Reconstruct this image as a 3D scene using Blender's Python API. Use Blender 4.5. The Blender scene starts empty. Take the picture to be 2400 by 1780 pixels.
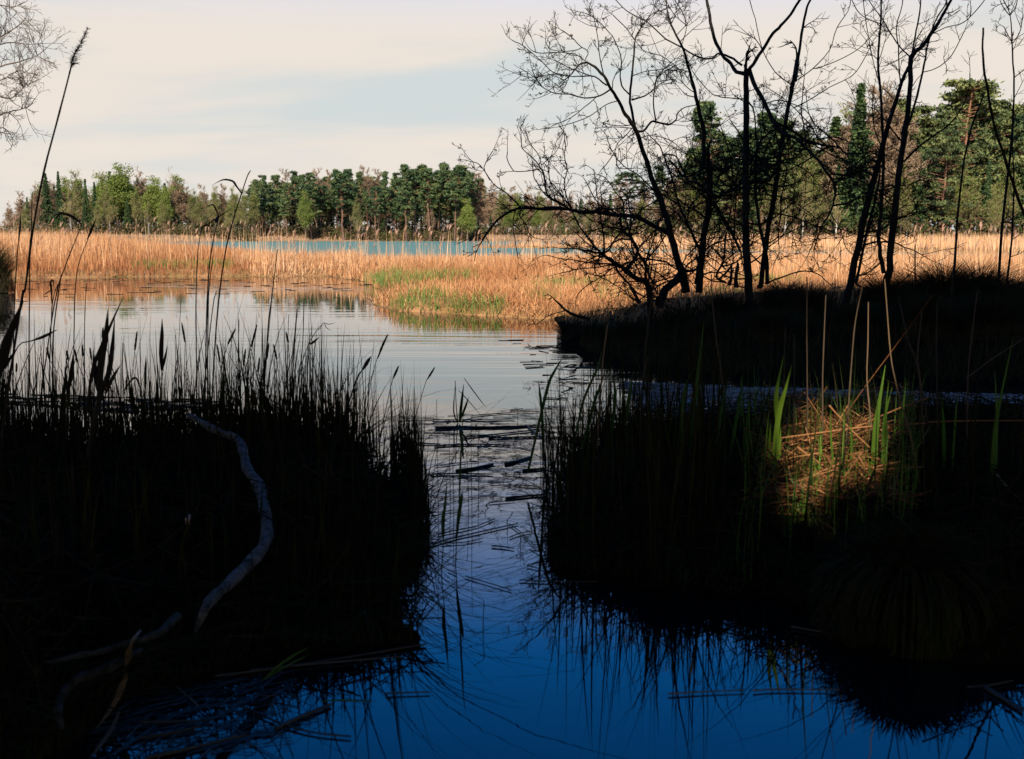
import bpy, math, random
import numpy as np
from mathutils import Vector

# ------------------------------------------------------------------ camera, light, exposure
S = bpy.context.scene
COL = S.collection
F = 2695.0            # focal length in photograph pixels (2400 wide)
CAMZ = 1.6
PITCH = math.atan((890 - 555) / F)
cam_d = bpy.data.cameras.new('camera')
cam = bpy.data.objects.new('camera', cam_d)
COL.objects.link(cam)
cam.location = (0, 0, CAMZ)
cam.rotation_euler = (math.pi / 2 - PITCH, 0, 0)
cam_d.sensor_width = 36
cam_d.lens = 36 * F / 2400
cam_d.clip_end = 6000
cam_d.dof.use_dof = True
cam_d.dof.focus_distance = 15
cam_d.dof.aperture_fstop = 4.5
S.camera = cam

SUN_EL, SUN_AZ = math.radians(37), math.radians(12)      # behind the camera, a little left
SDIR = np.array((-math.sin(SUN_AZ) * math.cos(SUN_EL), -math.cos(SUN_AZ) * math.cos(SUN_EL), math.sin(SUN_EL)))
sun_d = bpy.data.lights.new('sun', 'SUN')
sun_d.energy = 4.8
sun_d.angle = math.radians(0.5)
sun_d.color = (1.0, 0.90, 0.74)
sun = bpy.data.objects.new('sun', sun_d)
COL.objects.link(sun)
sun.rotation_euler = Vector(SDIR).to_track_quat('Z', 'Y').to_euler()
sun.location = (0, -30, 60)

W = bpy.data.worlds.new('World')
S.world = W
W.use_nodes = True
wn, wl = W.node_tree.nodes, W.node_tree.links
wn.clear()
def node(tree, t, **kw):
    n = tree.nodes.new(t)
    for k, v in kw.items():
        setattr(n, k, v)
    return n
wt = W.node_tree
w_out = node(wt, 'ShaderNodeOutputWorld')
w_bg = node(wt, 'ShaderNodeBackground')
w_bg.inputs['Strength'].default_value = 0.1
sky = node(wt, 'ShaderNodeTexSky', sky_type='NISHITA')
sky.sun_disc = False
sky.sun_elevation = SUN_EL
sky.sun_rotation = math.pi + SUN_AZ
sky.ozone_density = 3.0
sky.air_density = 1.0
sky.dust_density = 0.4
tc = node(wt, 'ShaderNodeTexCoord')
sep = node(wt, 'ShaderNodeSeparateXYZ')
wl.new(tc.outputs['Generated'], sep.inputs[0])
# thin high veil: thick towards the horizon, breaking up overhead
veil = node(wt, 'ShaderNodeMapRange', interpolation_type='SMOOTHSTEP')
veil.inputs['From Min'].default_value = 0.155
veil.inputs['From Max'].default_value = 0.36
veil.inputs['To Min'].default_value = 1.0
veil.inputs['To Max'].default_value = 0.0
wl.new(sep.outputs['Z'], veil.inputs['Value'])
# soft streaks lying level, uneven along their length
wmap = node(wt, 'ShaderNodeMapping'); wmap.inputs['Scale'].default_value = (1.5, .7, 11)
wmap.inputs['Rotation'].default_value = (0, 0.035, 0)
wmap.inputs['Location'].default_value = (2.3, .4, .35)
wl.new(tc.outputs['Generated'], wmap.inputs[0])
wnoise = node(wt, 'ShaderNodeTexNoise')
wnoise.inputs['Scale'].default_value = 1.0; wnoise.inputs['Detail'].default_value = 4; wnoise.inputs['Roughness'].default_value = 0.55; wnoise.inputs['Distortion'].default_value = 0.5
wl.new(wmap.outputs[0], wnoise.inputs['Vector'])
st = node(wt, 'ShaderNodeMapRange', interpolation_type='SMOOTHSTEP')
st.inputs['From Min'].default_value = 0.34; st.inputs['From Max'].default_value = 0.53
wl.new(wnoise.outputs['Fac'], st.inputs['Value'])
cloud = node(wt, 'ShaderNodeMix', data_type='RGBA')
cloud.inputs['A'].default_value = (3.95, 4.3, 4.35, 1)
cloud.inputs['B'].default_value = (5.25, 4.75, 4.25, 1)
wl.new(st.outputs[0], cloud.inputs['Factor'])
wmix = node(wt, 'ShaderNodeMix', data_type='RGBA')
wl.new(veil.outputs[0], wmix.inputs['Factor'])
skyb = node(wt, 'ShaderNodeMix', data_type='RGBA', blend_type='MULTIPLY')
skyb.inputs['Factor'].default_value = 1.0
skyb.inputs['B'].default_value = (0.028, 0.185, 0.24, 1)
wl.new(sky.outputs[0], skyb.inputs['A'])
deep = node(wt, 'ShaderNodeGamma'); deep.inputs['Gamma'].default_value = 1.5
wl.new(skyb.outputs['Result'], deep.inputs['Color'])
up_ = node(wt, 'ShaderNodeVectorMath', operation='SCALE'); up_.inputs['Scale'].default_value = 5.0
wl.new(deep.outputs[0], up_.inputs[0])
wl.new(up_.outputs[0], wmix.inputs['A'])
wl.new(cloud.outputs['Result'], wmix.inputs['B'])
wl.new(wmix.outputs['Result'], w_bg.inputs['Color'])
wl.new(w_bg.outputs[0], w_out.inputs[0])

S.render.engine = 'CYCLES'
S.view_settings.view_transform = 'Standard'
S.view_settings.look = 'None'
S.view_settings.gamma = 1
S.view_settings.exposure = 0.7
S.view_settings.use_curve_mapping = False
S.cycles.max_bounces = 5
S.cycles.diffuse_bounces = 2
S.cycles.glossy_bounces = 3
S.cycles.transparent_max_bounces = 4
S.cycles.caustics_reflective = False
S.cycles.caustics_refractive = False
S.cycles.sample_clamp_indirect = 4

# ------------------------------------------------------------------ pixel -> place helpers
CP, SP = math.cos(PITCH), math.sin(PITCH)
def ray(px, py):
    u, v = (px - 1200) / F, (890 - py) / F
    return np.array((u, CP + v * SP, -SP + v * CP))
def at(px, py, Y):
    r = ray(px, py)
    return np.array((0, 0, CAMZ)) + r * (Y / r[1])
def ground(px, py, z=0.0):
    r = ray(px, py)
    return np.array((0, 0, CAMZ)) + r * ((z - CAMZ) / r[2])
CROPS = {'full': (0, 0, 1), 'V': (0, 0, 1 / 1.0777), 'c1': (0, 0, 2.295), 'c2': (600, 300, 2.754), 'c3': (1100, 0, 2.294),
         'c4': (1700, 0, 2.294), 'c5': (0, 640, 2.753), 'c6': (0, 1180, 2.122), 'c7': (1200, 660, 1.857), 'c8': (800, 900, 2.753),
         'z1': (1200, 0, 4.129), 'z2': (1250, 380, 4.348), 'z3': (1650, 200, 3.304), 'z4': (2000, 0, 4.13), 'z5': (1700, 880, 3.177),
         'z6': (1200, 1240, 1.857), 'z7': (0, 900, 2.228)}
def px(crop, p):
    a, b, s = CROPS[crop]
    return a + p[0] / s, b + p[1] / s
def V(x, y, z=0.0):
    return ground(x * 1.0777, y * 1.0777, z)[:2]

# ------------------------------------------------------------------ mesh building
class Buf:
    def __init__(self):
        self.v, self.f, self.t, self.n = [], {3: [], 4: []}, [], 0
    def add(self, verts, faces, tint=0.5):
        verts = np.asarray(verts, dtype=np.float32).reshape(-1, 3)
        faces = np.asarray(faces, dtype=np.int64)
        self.v.append(verts)
        self.f[faces.shape[1]].append(faces + self.n)
        t = np.asarray(tint, dtype=np.float32)
        self.t.append(np.full(len(verts), float(t), np.float32) if t.ndim == 0 else t)
        self.n += len(verts)
    def mesh(self, name, mat, origin=(0, 0, 0), smooth=True):
        v = np.concatenate(self.v) - np.asarray(origin, np.float32)
        me = bpy.data.meshes.new(name)
        me.vertices.add(len(v)); me.vertices.foreach_set('co', v.ravel())
        q = np.concatenate(self.f[4]) if self.f[4] else np.zeros((0, 4), np.int64)
        t = np.concatenate(self.f[3]) if self.f[3] else np.zeros((0, 3), np.int64)
        loops = np.concatenate([q.ravel(), t.ravel()]).astype(np.int32)
        starts = np.concatenate([np.arange(len(q)) * 4, len(q) * 4 + np.arange(len(t)) * 3]).astype(np.int32)
        me.loops.add(len(loops)); me.loops.foreach_set('vertex_index', loops)
        me.polygons.add(len(starts)); me.polygons.foreach_set('loop_start', starts)
        me.update(calc_edges=True)
        me.polygons.foreach_set('use_smooth', np.full(len(starts), smooth))
        a = me.attributes.new('tint', 'FLOAT', 'POINT')
        a.data.foreach_set('value', np.concatenate(self.t))
        me.materials.append(mat)
        return me
    def build(self, name, mat, parent=None, origin=None, smooth=True):
        o = parent.location if (parent is not None and origin is None) else (origin if origin is not None else (0, 0, 0))
        if parent is not None and parent.get('abs_loc') is not None:
            o = parent['abs_loc']
        me = self.mesh(name, mat, o, smooth)
        ob = bpy.data.objects.new(name, me)
        COL.objects.link(ob)
        if parent is not None:
            ob.parent = parent
        else:
            ob.location = tuple(float(c) for c in o)
        return ob

def tag(o, label=None, cat=None, group=None, kind=None):
    if label: o['label'] = label
    if cat: o['category'] = cat
    if group: o['group'] = group
    if kind: o['kind'] = kind
    return o
def thing(name, loc, label, cat, group=None):
    o = bpy.data.objects.new(name, None)
    COL.objects.link(o)
    o.empty_display_size = 0.2
    o.location = tuple(float(c) for c in loc)
    return tag(o, label, cat, group)
def dup(root, loc, rz=0.0, sc=1.0, label=None, group=None):
    r = root.copy(); COL.objects.link(r)
    r.location = tuple(float(c) for c in loc); r.rotation_euler = (0, 0, rz)
    r.scale = sc if isinstance(sc, tuple) else (sc, sc, sc)
    if label: r['label'] = label
    if group: r['group'] = group
    for ch in list(root.children):
        c = ch.copy(); COL.objects.link(c); c.parent = r
    return r

def smooth_line(pts, k=3):
    p = np.asarray(pts, float)
    if len(p) < 3 or k < 2:
        return p
    e = np.vstack([2 * p[0] - p[1], p, 2 * p[-1] - p[-2]])
    out = []
    for i in range(len(p) - 1):
        a, b, c, d = e[i], e[i + 1], e[i + 2], e[i + 3]
        for j in range(k):
            t = j / k
            out.append(0.5 * ((2 * b) + (c - a) * t + (2 * a - 5 * b + 4 * c - d) * t * t + (3 * b - a - 3 * c + d) * t ** 3))
    out.append(p[-1])
    return np.array(out)
def tube(buf, pts, radii, sides=5, tint=0.5, cap=True):
    p = np.asarray(pts, float); n = len(p)
    r = np.broadcast_to(np.asarray(radii, float), (n,))
    tg = np.gradient(p, axis=0)
    tg /= np.linalg.norm(tg, axis=1, keepdims=True) + 1e-9
    ref = np.array((0.21, 0.93, 0.31)) if abs(tg[:, 1]).mean() < 0.75 else np.array((0.93, 0.1, 0.33))
    a = np.cross(tg, ref); a /= np.linalg.norm(a, axis=1, keepdims=True) + 1e-9
    b = np.cross(tg, a)
    an = np.arange(sides) / sides * 2 * math.pi
    ring = a[:, None, :] * np.cos(an)[None, :, None] + b[:, None, :] * np.sin(an)[None, :, None]
    v = p[:, None, :] + ring * r[:, None, None]
    idx = np.arange(n * sides).reshape(n, sides)
    nx = np.roll(idx, -1, axis=1)
    f = np.stack([idx[:-1], nx[:-1], nx[1:], idx[1:]], -1).reshape(-1, 4)
    buf.add(v, f, tint)
    if cap:
        for row, c in ((idx[0], p[0]), (idx[-1], p[-1])):
            base = buf.n
            vv = np.vstack([v.reshape(-1, 3)[row], c[None]])
            buf.add(vv, [(i, (i + 1) % sides, sides) for i in range(sides)], float(np.mean(tint)))
def blades(buf, base, h, w, lean, az, curve, segs=3, tint=0.5, wa=None, rg=None):
    """thin bent leaf strips, one per row of base"""
    base = np.asarray(base, float); N = len(base)
    bc = lambda x: np.broadcast_to(np.asarray(x, float), (N,))
    h, w, lean, az, curve, tint = map(bc, (h, w, lean, az, curve, tint))
    t = np.linspace(0, 1, segs + 1)
    off = h[:, None] * (lean[:, None] * t + curve[:, None] * t * t)
    tot = np.abs(lean + curve)
    z = h[:, None] * (t - 0.42 * np.minimum(tot, 1.6)[:, None] * t * t)
    P = np.stack([base[:, None, 0] + off * np.cos(az)[:, None], base[:, None, 1] + off * np.sin(az)[:, None], base[:, None, 2] + z], -1)
    wa = (rg or RG).uniform(0, math.pi, N) if wa is None else bc(wa)
    wd = np.stack([np.cos(wa), np.sin(wa), np.zeros(N)], -1)
    wt_ = w[:, None] * 0.5 * (1 - t ** 2.2 * 0.93)[None, :]
    L = P - wd[:, None, :] * wt_[..., None]; R = P + wd[:, None, :] * wt_[..., None]
    v = np.stack([L, R], 2)
    idx = np.arange(N * (segs + 1) * 2).reshape(N, segs + 1, 2)
    f = np.stack([idx[:, :-1, 0], idx[:, :-1, 1], idx[:, 1:, 1], idx[:, 1:, 0]], -1).reshape(-1, 4)
    buf.add(v, f, np.repeat(tint, (segs + 1) * 2))
def cards(buf, c, size, tint=0.5, flat=0.0, aspect=1.6, rg=None):
    """small randomly turned leaf faces"""
    rg = rg or RG
    c = np.asarray(c, float); N = len(c)
    n = rg.normal(size=(N, 3)); n[:, 2] += flat * np.sign(n[:, 2] + 1e-6) * 2
    n /= np.linalg.norm(n, axis=1, keepdims=True)
    a = np.cross(n, rg.normal(size=(N, 3))); a /= np.linalg.norm(a, axis=1, keepdims=True) + 1e-9
    b = np.cross(n, a)
    s = np.broadcast_to(np.asarray(size, float), (N,))[:, None]
    v = np.stack([c - a * s * aspect * .5, c - b * s * .5, c + a * s * aspect * .5, c + b * s * .5], 1)
    buf.add(v, np.arange(N * 4).reshape(N, 4), np.repeat(np.broadcast_to(np.asarray(tint, float), (N,)), 4))
def sticks(buf, A, B, r0, r1, tint=0.5):
    """many three-sided straight sticks at once"""
    A = np.asarray(A, float); B = np.asarray(B, float); N = len(A)
    d = B - A; d /= np.linalg.norm(d, axis=1, keepdims=True) + 1e-9
    a = np.cross(d, np.array((0.31, 0.52, 0.79))); a /= np.linalg.norm(a, axis=1, keepdims=True) + 1e-9
    b = np.cross(d, a)
    an = np.arange(3) * 2 * math.pi / 3
    ring = a[:, None] * np.cos(an)[None, :, None] + b[:, None] * np.sin(an)[None, :, None]
    r0 = np.broadcast_to(np.asarray(r0, float), (N,)); r1 = np.broadcast_to(np.asarray(r1, float), (N,))
    v = np.concatenate([A[:, None] + ring * r0[:, None, None], B[:, None] + ring * r1[:, None, None]], 1)
    i = np.arange(N)[:, None] * 6
    f = np.stack([np.concatenate([i + k, i + (k + 1) % 3, i + 3 + (k + 1) % 3, i + 3 + k], 1) for k in range(3)], 1).reshape(-1, 4)
    buf.add(v, f, np.repeat(np.broadcast_to(np.asarray(tint, float), (N,)), 6))

RG = np.random.default_rng(7)
R = random.Random(11)

# ------------------------------------------------------------------ materials
def mat_tint(name, cols, rough=0.8, spec=0.2, noise=None, noise_cols=None, objvar=0.0, transl=0.0, bump=None, fac_noise=0.35):
    """colour ramp over the per-blade 'tint' value, mixed with a grain noise"""
    m = bpy.data.materials.new(name); m.use_nodes = True
    t = m.node_tree; n, l = t.nodes, t.links
    bs = n['Principled BSDF']
    bs.inputs['Roughness'].default_value = rough
    bs.inputs['Specular IOR Level'].default_value = spec
    at_ = node(t, 'ShaderNodeAttribute', attribute_name='tint')
    rp = node(t, 'ShaderNodeValToRGB')
    els = rp.color_ramp.elements
    while len(els) < len(cols): els.new(0.5)
    for i, c in enumerate(cols):
        els[i].position = i / max(1, len(cols) - 1); els[i].color = (*c, 1)
    src = at_.outputs['Fac']
    if objvar:
        oi = node(t, 'ShaderNodeObjectInfo')
        mr = node(t, 'ShaderNodeMapRange'); mr.inputs['To Min'].default_value = -objvar; mr.inputs['To Max'].default_value = objvar
        l.new(oi.outputs['Random'], mr.inputs['Value'])
        ad = node(t, 'ShaderNodeMath', operation='ADD', use_clamp=True)
        l.new(src, ad.inputs[0]); l.new(mr.outputs[0], ad.inputs[1]); src = ad.outputs[0]
    l.new(src, rp.inputs[0])
    col = rp.outputs[0]
    if noise:
        tcx = node(t, 'ShaderNodeTexCoord')
        nz = node(t, 'ShaderNodeTexNoise'); nz.inputs['Scale'].default_value = noise; nz.inputs['Detail'].default_value = 5
        l.new(tcx.outputs['Object'], nz.inputs['Vector'])
        r2 = node(t, 'ShaderNodeValToRGB')
        r2.color_ramp.elements[0].position = 0.38; r2.color_ramp.elements[1].position = 0.62
        r2.color_ramp.elements[0].color = (*noise_cols[0], 1); r2.color_ramp.elements[1].color = (*noise_cols[1], 1)
        l.new(nz.outputs['Fac'], r2.inputs[0])
        mx = node(t, 'ShaderNodeMix', data_type='RGBA'); mx.inputs['Factor'].default_value = fac_noise
        l.new(col, mx.inputs['A']); l.new(r2.outputs[0], mx.inputs['B']); col = mx.outputs['Result']
        if bump:
            bp = node(t, 'ShaderNodeBump'); bp.inputs['Strength'].default_value = bump; bp.inputs['Distance'].default_value = 0.02
            l.new(nz.outputs['Fac'], bp.inputs['Height']); l.new(bp.outputs[0], bs.inputs['Normal'])
    l.new(col, bs.inputs['Base Color'])
    if transl:
        tr = node(t, 'ShaderNodeBsdfTranslucent'); l.new(col, tr.inputs['Color'])
        ms = node(t, 'ShaderNodeMixShader'); ms.inputs[0].default_value = transl
        l.new(bs.outputs[0], ms.inputs[1]); l.new(tr.outputs[0], ms.inputs[2])
        l.new(ms.outputs[0], n['Material Output'].inputs['Surface'])
    return m
M = {}
M['reed'] = mat_tint('sunlit_reed', [(.27, .10, .04), (.53, .245, .10), (.72, .41, .20), (.82, .55, .32)], .85, .1, transl=.2)
M['plume'] = mat_tint('reed_plume', [(.42, .24, .15), (.58, .36, .25)], .9, .1, transl=.3)
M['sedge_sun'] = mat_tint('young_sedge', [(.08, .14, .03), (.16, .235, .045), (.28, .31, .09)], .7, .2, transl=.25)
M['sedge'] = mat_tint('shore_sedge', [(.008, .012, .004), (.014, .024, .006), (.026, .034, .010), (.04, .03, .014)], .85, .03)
M['mop'] = mat_tint('tussock_blades', [(.014, .016, .007), (.036, .036, .014), (.075, .052, .025)], .9, .03)
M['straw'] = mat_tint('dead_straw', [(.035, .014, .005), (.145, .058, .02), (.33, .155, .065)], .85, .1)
M['stalk'] = mat_tint('old_reed_stalk', [(.02, .015, .01), (.05, .034, .02), (.26, .16, .085)], .7, .25)
M['glint'] = mat_tint('glint_pale_drift', [(.05, .05, .05), (.30, .29, .29), (.62, .60, .60)], .5, .4)  # pale floating litter: sky glints on the water put into its colour
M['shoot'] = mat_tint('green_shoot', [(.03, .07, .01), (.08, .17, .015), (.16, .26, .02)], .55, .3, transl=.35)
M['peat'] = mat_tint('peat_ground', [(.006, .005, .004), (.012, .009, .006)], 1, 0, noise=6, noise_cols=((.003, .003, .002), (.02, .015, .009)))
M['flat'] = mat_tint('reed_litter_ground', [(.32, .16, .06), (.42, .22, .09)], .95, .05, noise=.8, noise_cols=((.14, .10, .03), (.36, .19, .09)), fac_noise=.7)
M['shoreland'] = mat_tint('far_shore_ground', [(.26, .15, .08), (.34, .2, .11)], .95, .05, noise=.15, noise_cols=((.10, .09, .04), (.40, .24, .14)), fac_noise=.6)
M['bark'] = mat_tint('wet_willow_bark', [(.010, .008, .007), (.022, .018, .014), (.045, .035, .028)], .9, .05, noise=14, noise_cols=((.006, .005, .005), (.045, .037, .03)), fac_noise=.5, bump=.5)
M['twig'] = mat_tint('dark_twig', [(.010, .008, .006), (.02, .014, .010)], .9, .05)
M['bud'] = mat_tint('opening_bud', [(.04, .05, .015), (.08, .10, .03)], .7, .2)
M['paletwig'] = mat_tint('grey_twig', [(.09, .065, .05), (.15, .11, .08)], .8, .15)
M['log'] = mat_tint('weathered_log', [(.06, .058, .06), (.13, .127, .13)], .9, .08, noise=15, noise_cols=((.003, .003, .003), (.21, .21, .215)), fac_noise=.85, bump=1)
for _n in M['log'].node_tree.nodes:
    if _n.type == 'TEX_NOISE': _n.inputs['Roughness'].default_value = .72; _n.inputs['Distortion'].default_value = 1.2; _n.inputs['Detail'].default_value = 8
M['shadestraw'] = mat_tint('shade_dark_straw', [(.006, .005, .004), (.016, .012, .008), (.045, .032, .02)], .9, .03)  # darker straw for the near banks: their shade is put into the colour
M['paleleaf'] = mat_tint('pale_leaf', [(.4, .25, .2), (.5, .32, .26)], .8, .1)
M['mosslog'] = mat_tint('mossy_log', [(.03, .03, .024), (.055, .05, .042)], .9, .1, noise=22, noise_cols=((.006, .007, .004), (.08, .075, .07)), fac_noise=.65, bump=.7)
M['float'] = mat_tint('sodden_stem', [(.02, .017, .012), (.06, .05, .035), (.25, .22, .18)], .45, .5)
M['pine'] = mat_tint('pine_needles', [(.026, .05, .024), (.055, .09, .036), (.10, .135, .045), (.15, .165, .055)], .75, .2, objvar=.16)
M['pine_light'] = mat_tint('pine_needles_light', [(.04, .058, .024), (.085, .108, .036), (.145, .16, .05), (.2, .2, .07)], .75, .2, objvar=.16)
M['spruce'] = mat_tint('spruce_needles', [(.024, .046, .02), (.055, .09, .028), (.11, .145, .038)], .75, .2, objvar=.15)
M['leaf'] = mat_tint('spring_leaves', [(.085, .12, .025), (.17, .215, .04), (.28, .31, .06)], .7, .2, objvar=.15, transl=.3)
M['bare'] = mat_tint('bare_branch_red', [(.16, .102, .064), (.26, .168, .10), (.35, .235, .145)], .85, .1, objvar=.2)
M['baretan'] = mat_tint('budding_branch', [(.16, .12, .06), (.25, .19, .09), (.34, .26, .13)], .85, .1, objvar=.2)
M['ptrunk'] = mat_tint('pine_bark', [(.10, .06, .045), (.20, .10, .06), (.34, .155, .075)], .85, .1, noise=1.5, noise_cols=((.07, .045, .035), (.28, .15, .09)), fac_noise=.35)
M['gtrunk'] = mat_tint('grey_bark', [(.12, .09, .07), (.20, .15, .11)], .85, .1, noise=2, noise_cols=((.08, .06, .05), (.24, .18, .13)))
M['birch'] = mat_tint('birch_bark', [(.55, .46, .38), (.62, .54, .46)], .7, .2, noise=1.6, noise_cols=((.10, .08, .07), (.65, .58, .5)), fac_noise=.5)
M['shade'] = mat_tint('wood_foliage', [(.008, .016, .005), (.016, .028, .009)], .8, .1)

def water_mat(name, base, rough, ior, bumps):
    m = bpy.data.materials.new(name); m.use_nodes = True
    t = m.node_tree; n, l = t.nodes, t.links
    bs = n['Principled BSDF']
    bs.inputs['Base Color'].default_value = (*base, 1)
    bs.inputs['Roughness'].default_value = rough
    bs.inputs['IOR'].default_value = ior
    g = node(t, 'ShaderNodeNewGeometry')
    prev = None
    for (scale, strength, dist, detail, mask) in bumps:
        mp = node(t, 'ShaderNodeMapping'); mp.inputs['Scale'].default_value = scale
        l.new(g.outputs['Position'], mp.inputs['Vector'])
        nz = node(t, 'ShaderNodeTexNoise'); nz.inputs['Scale'].default_value = 1; nz.inputs['Detail'].default_value = detail
        nz.inputs['Distortion'].default_value = 0.3
        l.new(mp.outputs[0], nz.inputs['Vector'])
        bp = node(t, 'ShaderNodeBump'); bp.inputs['Strength'].default_value = strength; bp.inputs['Distance'].default_value = dist
        l.new(nz.outputs['Fac'], bp.inputs['Height'])
        if mask:
            ms = node(t, 'ShaderNodeMapping'); ms.inputs['Scale'].default_value = mask
            l.new(g.outputs['Position'], ms.inputs['Vector'])
            n2 = node(t, 'ShaderNodeTexNoise'); n2.inputs['Scale'].default_value = 1; n2.inputs['Detail'].default_value = 2
            l.new(ms.outputs[0], n2.inputs['Vector'])
            mr = node(t, 'ShaderNodeMapRange', interpolation_type='SMOOTHSTEP')
            mr.inputs['From Min'].default_value = .42; mr.inputs['From Max'].default_value = .62; mr.inputs['To Max'].default_value = strength
            l.new(n2.outputs['Fac'], mr.inputs['Value']); l.new(mr.outputs[0], bp.inputs['Strength'])
        if prev: l.new(prev.outputs[0], bp.inputs['Normal'])
        prev = bp
    l.new(prev.outputs[0], bs.inputs['Normal'])
    return m
M['pond'] = water_mat('pond_surface', (.003, .005, .010), .015, 1.66,
                      [((.35, 1.6, 1), .05, .03, 2, None), ((.22, 1.9, 1), .5, .035, 2, (.05, .10, 1)), ((5, 7, 1), .05, .006, 2, None)])
M['lake'] = water_mat('lake_surface', (.105, .19, .155), .5, 1.2, [((.5, 1.4, 1), .9, .12, 3, None)])
M['lake'].node_tree.nodes['Principled BSDF'].inputs['Specular IOR Level'].default_value = .12

# ------------------------------------------------------------------ terrain
def seg_dist(P, poly):
    poly = np.asarray(poly, float)
    a = poly; b = np.roll(poly, -1, axis=0)
    best = np.full(len(P), 1e9); inside = np.zeros(len(P), bool)
    for (x0, y0), (x1, y1) in zip(a, b):
        d = np.array((x1 - x0, y1 - y0)); L = (d ** 2).sum() + 1e-12
        t = np.clip(((P - (x0, y0)) @ d) / L, 0, 1)
        q = np.array((x0, y0)) + t[:, None] * d
        best = np.minimum(best, np.linalg.norm(P - q, axis=1))
        c = ((y0 > P[:, 1]) != (y1 > P[:, 1]))
        with np.errstate(divide='ignore', invalid='ignore'):
            xi = (x1 - x0) * (P[:, 1] - y0) / ((y1 - y0) if y1 != y0 else 1e-9) + x0
        inside ^= c & (P[:, 0] < xi)
    return np.where(inside, best, -best)
def wob(P, s, seed=0.0):
    x, y = P[:, 0] / s, P[:, 1] / s
    return (np.sin(x * 1.7 + y * .9 + seed) + np.sin(x * -.8 + y * 2.1 + 1.3 + seed) + .6 * np.sin(x * 3.3 - y * 2.7 + seed * 2) + .5 * np.sin(x * 5.1 + y * 4.3)) / 3.1
class Land:
    def __init__(self, poly, h, edge, noise=0.0, ns=1.0, jag=0.0):
        self.poly = np.asarray(poly, float); self.h, self.edge, self.noise, self.ns, self.jag = h, edge, noise, ns, jag
    def sd(self, P):
        s = seg_dist(P, self.poly)
        return s + self.jag * wob(P, self.edge * 1.6, 2.0)
    def z(self, P, sd=None):
        sd = self.sd(P) if sd is None else sd
        t = np.clip(sd / self.edge, 0, 1); t = t * t * (3 - 2 * t)
        zi = self.h * (0.12 + 0.88 * t) + self.noise * wob(P, self.ns, .7) * t
        return np.where(sd > 0, zi, np.maximum(-0.5, 0.12 * self.h + sd / self.edge * 1.2))
    def build(self, name, mat, cell):
        lo = self.poly.min(0) - cell * 2; hi = self.poly.max(0) + cell * 2
        nx = int((hi[0] - lo[0]) / cell) + 2; ny = int((hi[1] - lo[1]) / cell) + 2
        X, Y = np.meshgrid(np.linspace(lo[0], hi[0], nx), np.linspace(lo[1], hi[1], ny))
        P = np.stack([X.ravel(), Y.ravel()], 1)
        sd = self.sd(P); z = self.z(P, sd)
        idx = np.arange(nx * ny).reshape(ny, nx)
        f = np.stack([idx[:-1, :-1], idx[:-1, 1:], idx[1:, 1:], idx[1:, :-1]], -1).reshape(-1, 4)
        f = f[(sd[f] > -max(self.edge, cell * 1.5)).any(1)]
        used = np.unique(f); mp = np.full(nx * ny, -1); mp[used] = np.arange(len(used))
        b = Buf(); b.add(np.column_stack([P, z])[used], mp[f], RG.uniform(.2, .8, len(used)))
        return tag(b.build(name, mat), kind='structure')
    def scatter(self, n, lo=None, hi=None, margin=0.0, rg=RG):
        lo = self.poly.min(0) if lo is None else np.asarray(lo); hi = self.poly.max(0) if hi is None else np.asarray(hi)
        out = np.zeros((0, 2)); tries = 0
        while len(out) < n and tries < 60:
            P = rg.uniform(lo, hi, (n * 2, 2)); P = P[self.sd(P) > margin]
            out = np.vstack([out, P]); tries += 1
        P = out[:n]
        return np.column_stack([P, self.z(P)])
def scatter_screen(land, n, y0, y1, u0, u1, margin=0.0, p=1.0):
    """points on a land spread evenly as the view sees them: depth y0..y1, slope u=x/y"""
    out = np.zeros((0, 2)); tries = 0
    while len(out) < n and tries < 60:
        Y = np.exp(RG.uniform(math.log(y0), math.log(y1), n * 2) ** 1.0)
        X = RG.uniform(u0, u1, n * 2) * Y
        Pn = np.stack([X, Y], 1); Pn = Pn[land.sd(Pn) > margin]
        out = np.vstack([out, Pn]); tries += 1
    Pn = out[:n]
    return np.column_stack([Pn, land.z(Pn)])

left_bank = Land([V(905, 1395), V(905, 1250), V(892, 1120), V(850, 1040), V(760, 990), (-1.9, 9.0), V(450, 1000), V(200, 1010), V(-150, 1015),
                  (-6.5, 6), (-5, 2.6), (-1.75, 3.0), V(130, 1640), V(300, 1520), V(600, 1450)], .22, .5, .08, .5, .16)
right_bank = Land([V(1215, 1255), V(1195, 1150), V(1205, 1070), V(1270, 1000), V(1450, 962), V(1650, 935), V(1900, 922), V(2227, 922), V(2500, 922),
                   (6.5, 6), (5, 4), V(2330, 1420), V(2150, 1450), V(1850, 1420), V(1760, 1330), V(1500, 1300), V(1300, 1275)], .24, .45, .09, .5, .14)
willow_bank = Land([V(1225, 704), V(1228, 735), V(1270, 775), V(1370, 803), V(1500, 820), V(1800, 834), V(2227, 842), V(2600, 845), (14, 24), (13, 29), (6, 29), (2.6, 26), (1.0, 24)],
                   .42, 3.0, .10, 1.2, .2)
spit = Land([V(806, 664), V(870, 677), V(1000, 685), V(1180, 694), V(1260, 688), (10, 27), (26, 28), (24, 45), (6, 40), (0, 34), V(1000, 646), V(860, 651)], .22, .7, .06, 1.5, .12)
belt = Land([V(560, 603), V(700, 600), V(795, 614), V(830, 632), V(1000, 640), V(1190, 652), (0, 31), (8, 34), (30, 38), (70, 58), (66, 62), (24, 68), (10, 72), (3, 66), (-9, 63), (-19, 60)], .2, .9, .06, 2, .15)
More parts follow.
